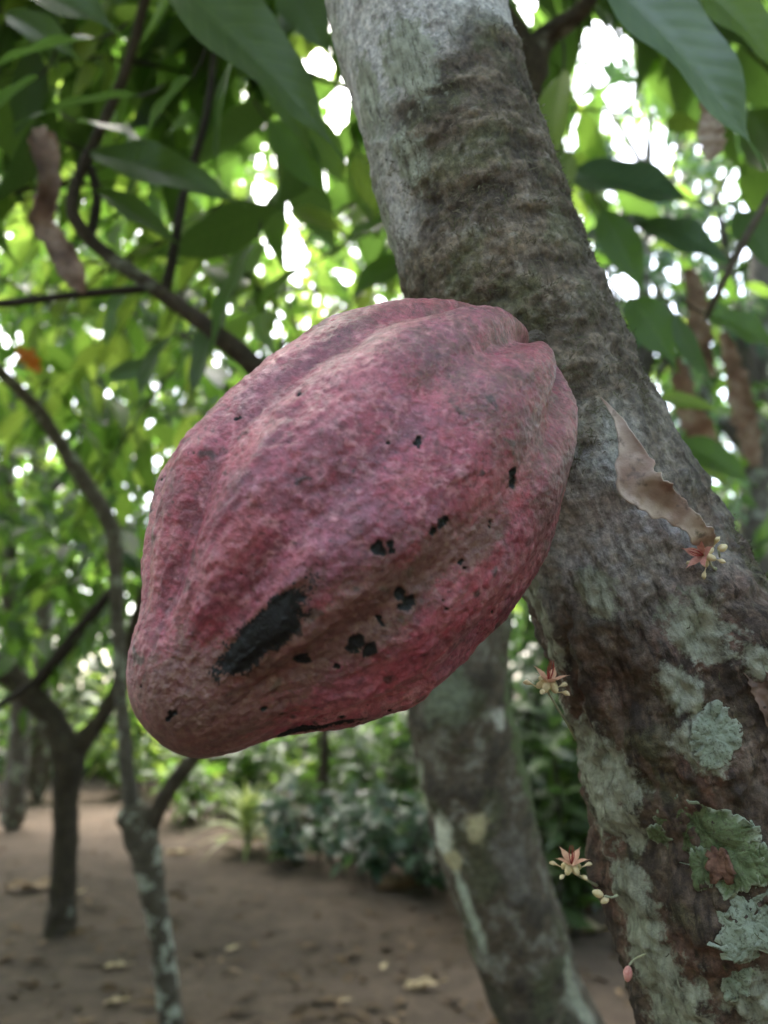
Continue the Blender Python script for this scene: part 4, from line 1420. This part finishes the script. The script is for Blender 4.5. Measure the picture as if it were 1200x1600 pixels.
ground_leaf(920, 1470, .26, .1, .95, 'large tan dead leaf on the ground between the two near trunks', .7)
ground_leaf(905, 1435, .30, .6, .15, 'dark curled dead leaf behind the large tan one', 1.2)
ground_leaf(665, 1553, .16, .3, .9, 'pale dead leaf on the soil left of the blotched trunk base')
ground_leaf(600, 1523, .06, 1.3, 1., 'small pale yellow dead leaf on open soil near the blotched trunk')
ground_leaf(365, 1484, .08, .9, 1., 'small yellow dead leaf alone right of the lichen spotted tree')
ground_leaf(185, 1505, .11, .1, .95, 'pale dead leaf left of the lichen spotted tree')
ground_leaf(185, 1567, .09, .3, .9, 'pale dead leaf nearest the bottom left of the soil')
ground_leaf(120, 1408, .12, 1.2, .95, 'pale dead leaf at the foot of the dark forked tree')
ground_leaf(640, 1400, .34, .2, .4, 'long reddish brown dead leaf beneath the bluish shrub', .9)
ground_leaf(540, 1585, .05, .2, 1., 'tiny white dead leaf near the bottom edge')
ground_leaf(280, 1336, .2, 0., .9, 'pinkish dead leaf on the soil right of the knobbed tree')
ground_leaf(60, 1400, .35, .05, .6, 'orange brown dead leaf lying left of the forked tree', .3)
ground_leaf(405, 1310, .25, .4, .95, 'tan dead leaf under the strap leaved plant', .6)


# ------------------------------------------------------------------ cacao flowers and buds
def flat_mat(name, c0, c1, trans=.25):
    M = Mat(name)
    col = M.mix(M.ramp(M.noise(700, 3), [(.35, 0.), (.65, 1.)]), c0, c1)
    p = M.principled(col, .55, None, .3)
    t = M.n('BsdfTranslucent')
    M.l(col, t.inputs[0])
    x = M.n('MixShader', Fac=trans)
    M.l(p.outputs[0], x.inputs[1])
    M.l(t.outputs[0], x.inputs[2])
    return M.done(x)


SEPAL = flat_mat('flower_sepal', (.58, .30, .20), (.70, .44, .30))
SEPAL_RED = flat_mat('flower_sepal_red', (.52, .22, .18), (.66, .34, .28))
PETAL = flat_mat('flower_petal', (.62, .50, .28), (.76, .66, .44))
STAMEN = flat_mat('flower_stamen', (.25, .03, .03), (.4, .06, .05), .1)
STALK = flat_mat('flower_stalk', (.30, .33, .22), (.42, .42, .30), .1)
BUD = flat_mat('flower_bud', (.62, .25, .24), (.75, .42, .38))


def flower(px, py, d, size, up, label, foot, sepal=SEPAL, spin=0.):
    c = at(px, py, d)
    up = unit(np.asarray(up, float))
    X = unit(np.cross(up, FWD + .01))
    Y = np.cross(up, X)
    t = thing('cacao_flower', label, 'flower', foot, 'small flowers growing straight from the leaning trunk')
    lt = leaf_template(8, 4, .30, .5, -.25, shape=.9, tip=.2)
    for k in range(5):
        a = k * 1.2566 + spin
        o = X * math.cos(a) + Y * math.sin(a)
        # pointed sepal arching up and out
        D = unit(o * .75 + up * .8)
        Z = unit(np.cross(D, np.cross(up, o)))
        Yv = np.cross(Z, D)
        V = c + size * (lt[0][:, :1] * D + lt[0][:, 1:2] * Yv + (-.35 * lt[2] ** 2)[:, None] * up + lt[0][:, 2:] * .0)
        obj('sepal', V, lt[1], sepal, t)
        # petal: pouch near the centre, then a spoon on a thin neck, spread flat
        b = (k + .5) * 1.2566 + spin
        q = X * math.cos(b) + Y * math.sin(b)
        V, F = tube([c, c + size * (q * .16 - up * .02), c + size * (q * .30 - up * .14), c + size * (q * .38 - up * .20)],
                    [size * .04, size * .13, size * .11, size * .03], 10, 8, .1, 300)
        p = obj('petal', V, F, PETAL, t)
        V, F = tube([c + size * (q * .36 - up * .18), c + size * (q * .52 - up * .12), c + size * (q * .70 - up * .08), c + size * (q * .84 - up * .12)],
                    [size * .022, size * .018, size * .085, size * .01], 10, 8, .1, 300)
        obj('petal_tip', V, F, PETAL, p)
        s = X * math.cos(a + .3) + Y * math.sin(a + .3)
        V, F = tube([c, c + size * (s * .10 + up * .45), c + size * (s * .05 + up * .85)], [size * .02, size * .016, size * .005], 8, 6)
        obj('stamen', V, F, STAMEN, t)
    V, F = tube([c, c - up * size * .25, c * .4 + np.asarray(foot) * .6 + [0, 0, -.001], np.asarray(foot)], [size * .06, .0005, .0005, .0008], 14, 7)
    obj('stalk', V, F, STALK, t)


f1, _ = on_trunk(897, 1160)
flower(857, 1068, .328, .0125, UP * 1. + RGT * .12 - FWD * .15, 'orange star flower with yellow petals on a thin stalk beside the trunk, upper of two', f1, spin=.5)
f2, _ = on_trunk(935, 1385)
flower(893, 1352, .330, .0112, UP * 1. - RGT * .05 - FWD * .2, 'orange star flower with yellow petals low on the trunk, below its twin', f2, spin=.2)
f3, n3 = on_trunk(1120, 890)
flower(1100, 868, .312, .0112, -RGT * .8 + UP * .25 - FWD * .5, 'red cacao flower with cream petals under the dry curled leaf', f3, SEPAL_RED, .9)


def bud(px, py, d, ln, w, mat, label, foot, tilt=(0, 0, -1)):
    c = at(px, py, d)
    t = thing('flower_bud', label, 'flower bud', foot)
    k = unit(np.asarray(tilt, float))
    V, F = tube([c - k * ln * .5, c - k * ln * .3, c, c + k * ln * .35, c + k * ln * .5], [w * .3, w * .8, w, w * .6, w * .08], 18, 12)
    obj('bud', V, F, mat, t)
    V, F = tube([c - k * ln * .5, c - k * ln * .9 + RGT * .002, np.asarray(foot)], [.0005, .0004, .0005], 10, 6)
    obj('stalk', V, F, STALK, t)


b1, _ = on_trunk(1010, 1490)
bud(981, 1522, .335, .0068, .0019, BUD, 'tiny pink bud dangling at the lower edge of the trunk', b1, -UP - RGT * .1)
b2, _ = on_trunk(962, 1398)
bud(934, 1396, .33, .005, .0016, PETAL, 'cream bud curled on the trunk below the lower orange flower', b2, -RGT + UP * .4)
bud(945, 1407, .33, .004, .0013, PETAL, 'smaller cream bud right beside the curled cream bud', b2, -RGT - UP * .6)
b3, _ = on_trunk(1125, 872)
bud(1129, 856, .312, .0042, .0016, PETAL, 'cream bud right of the red flower', b3, RGT + UP * .5)
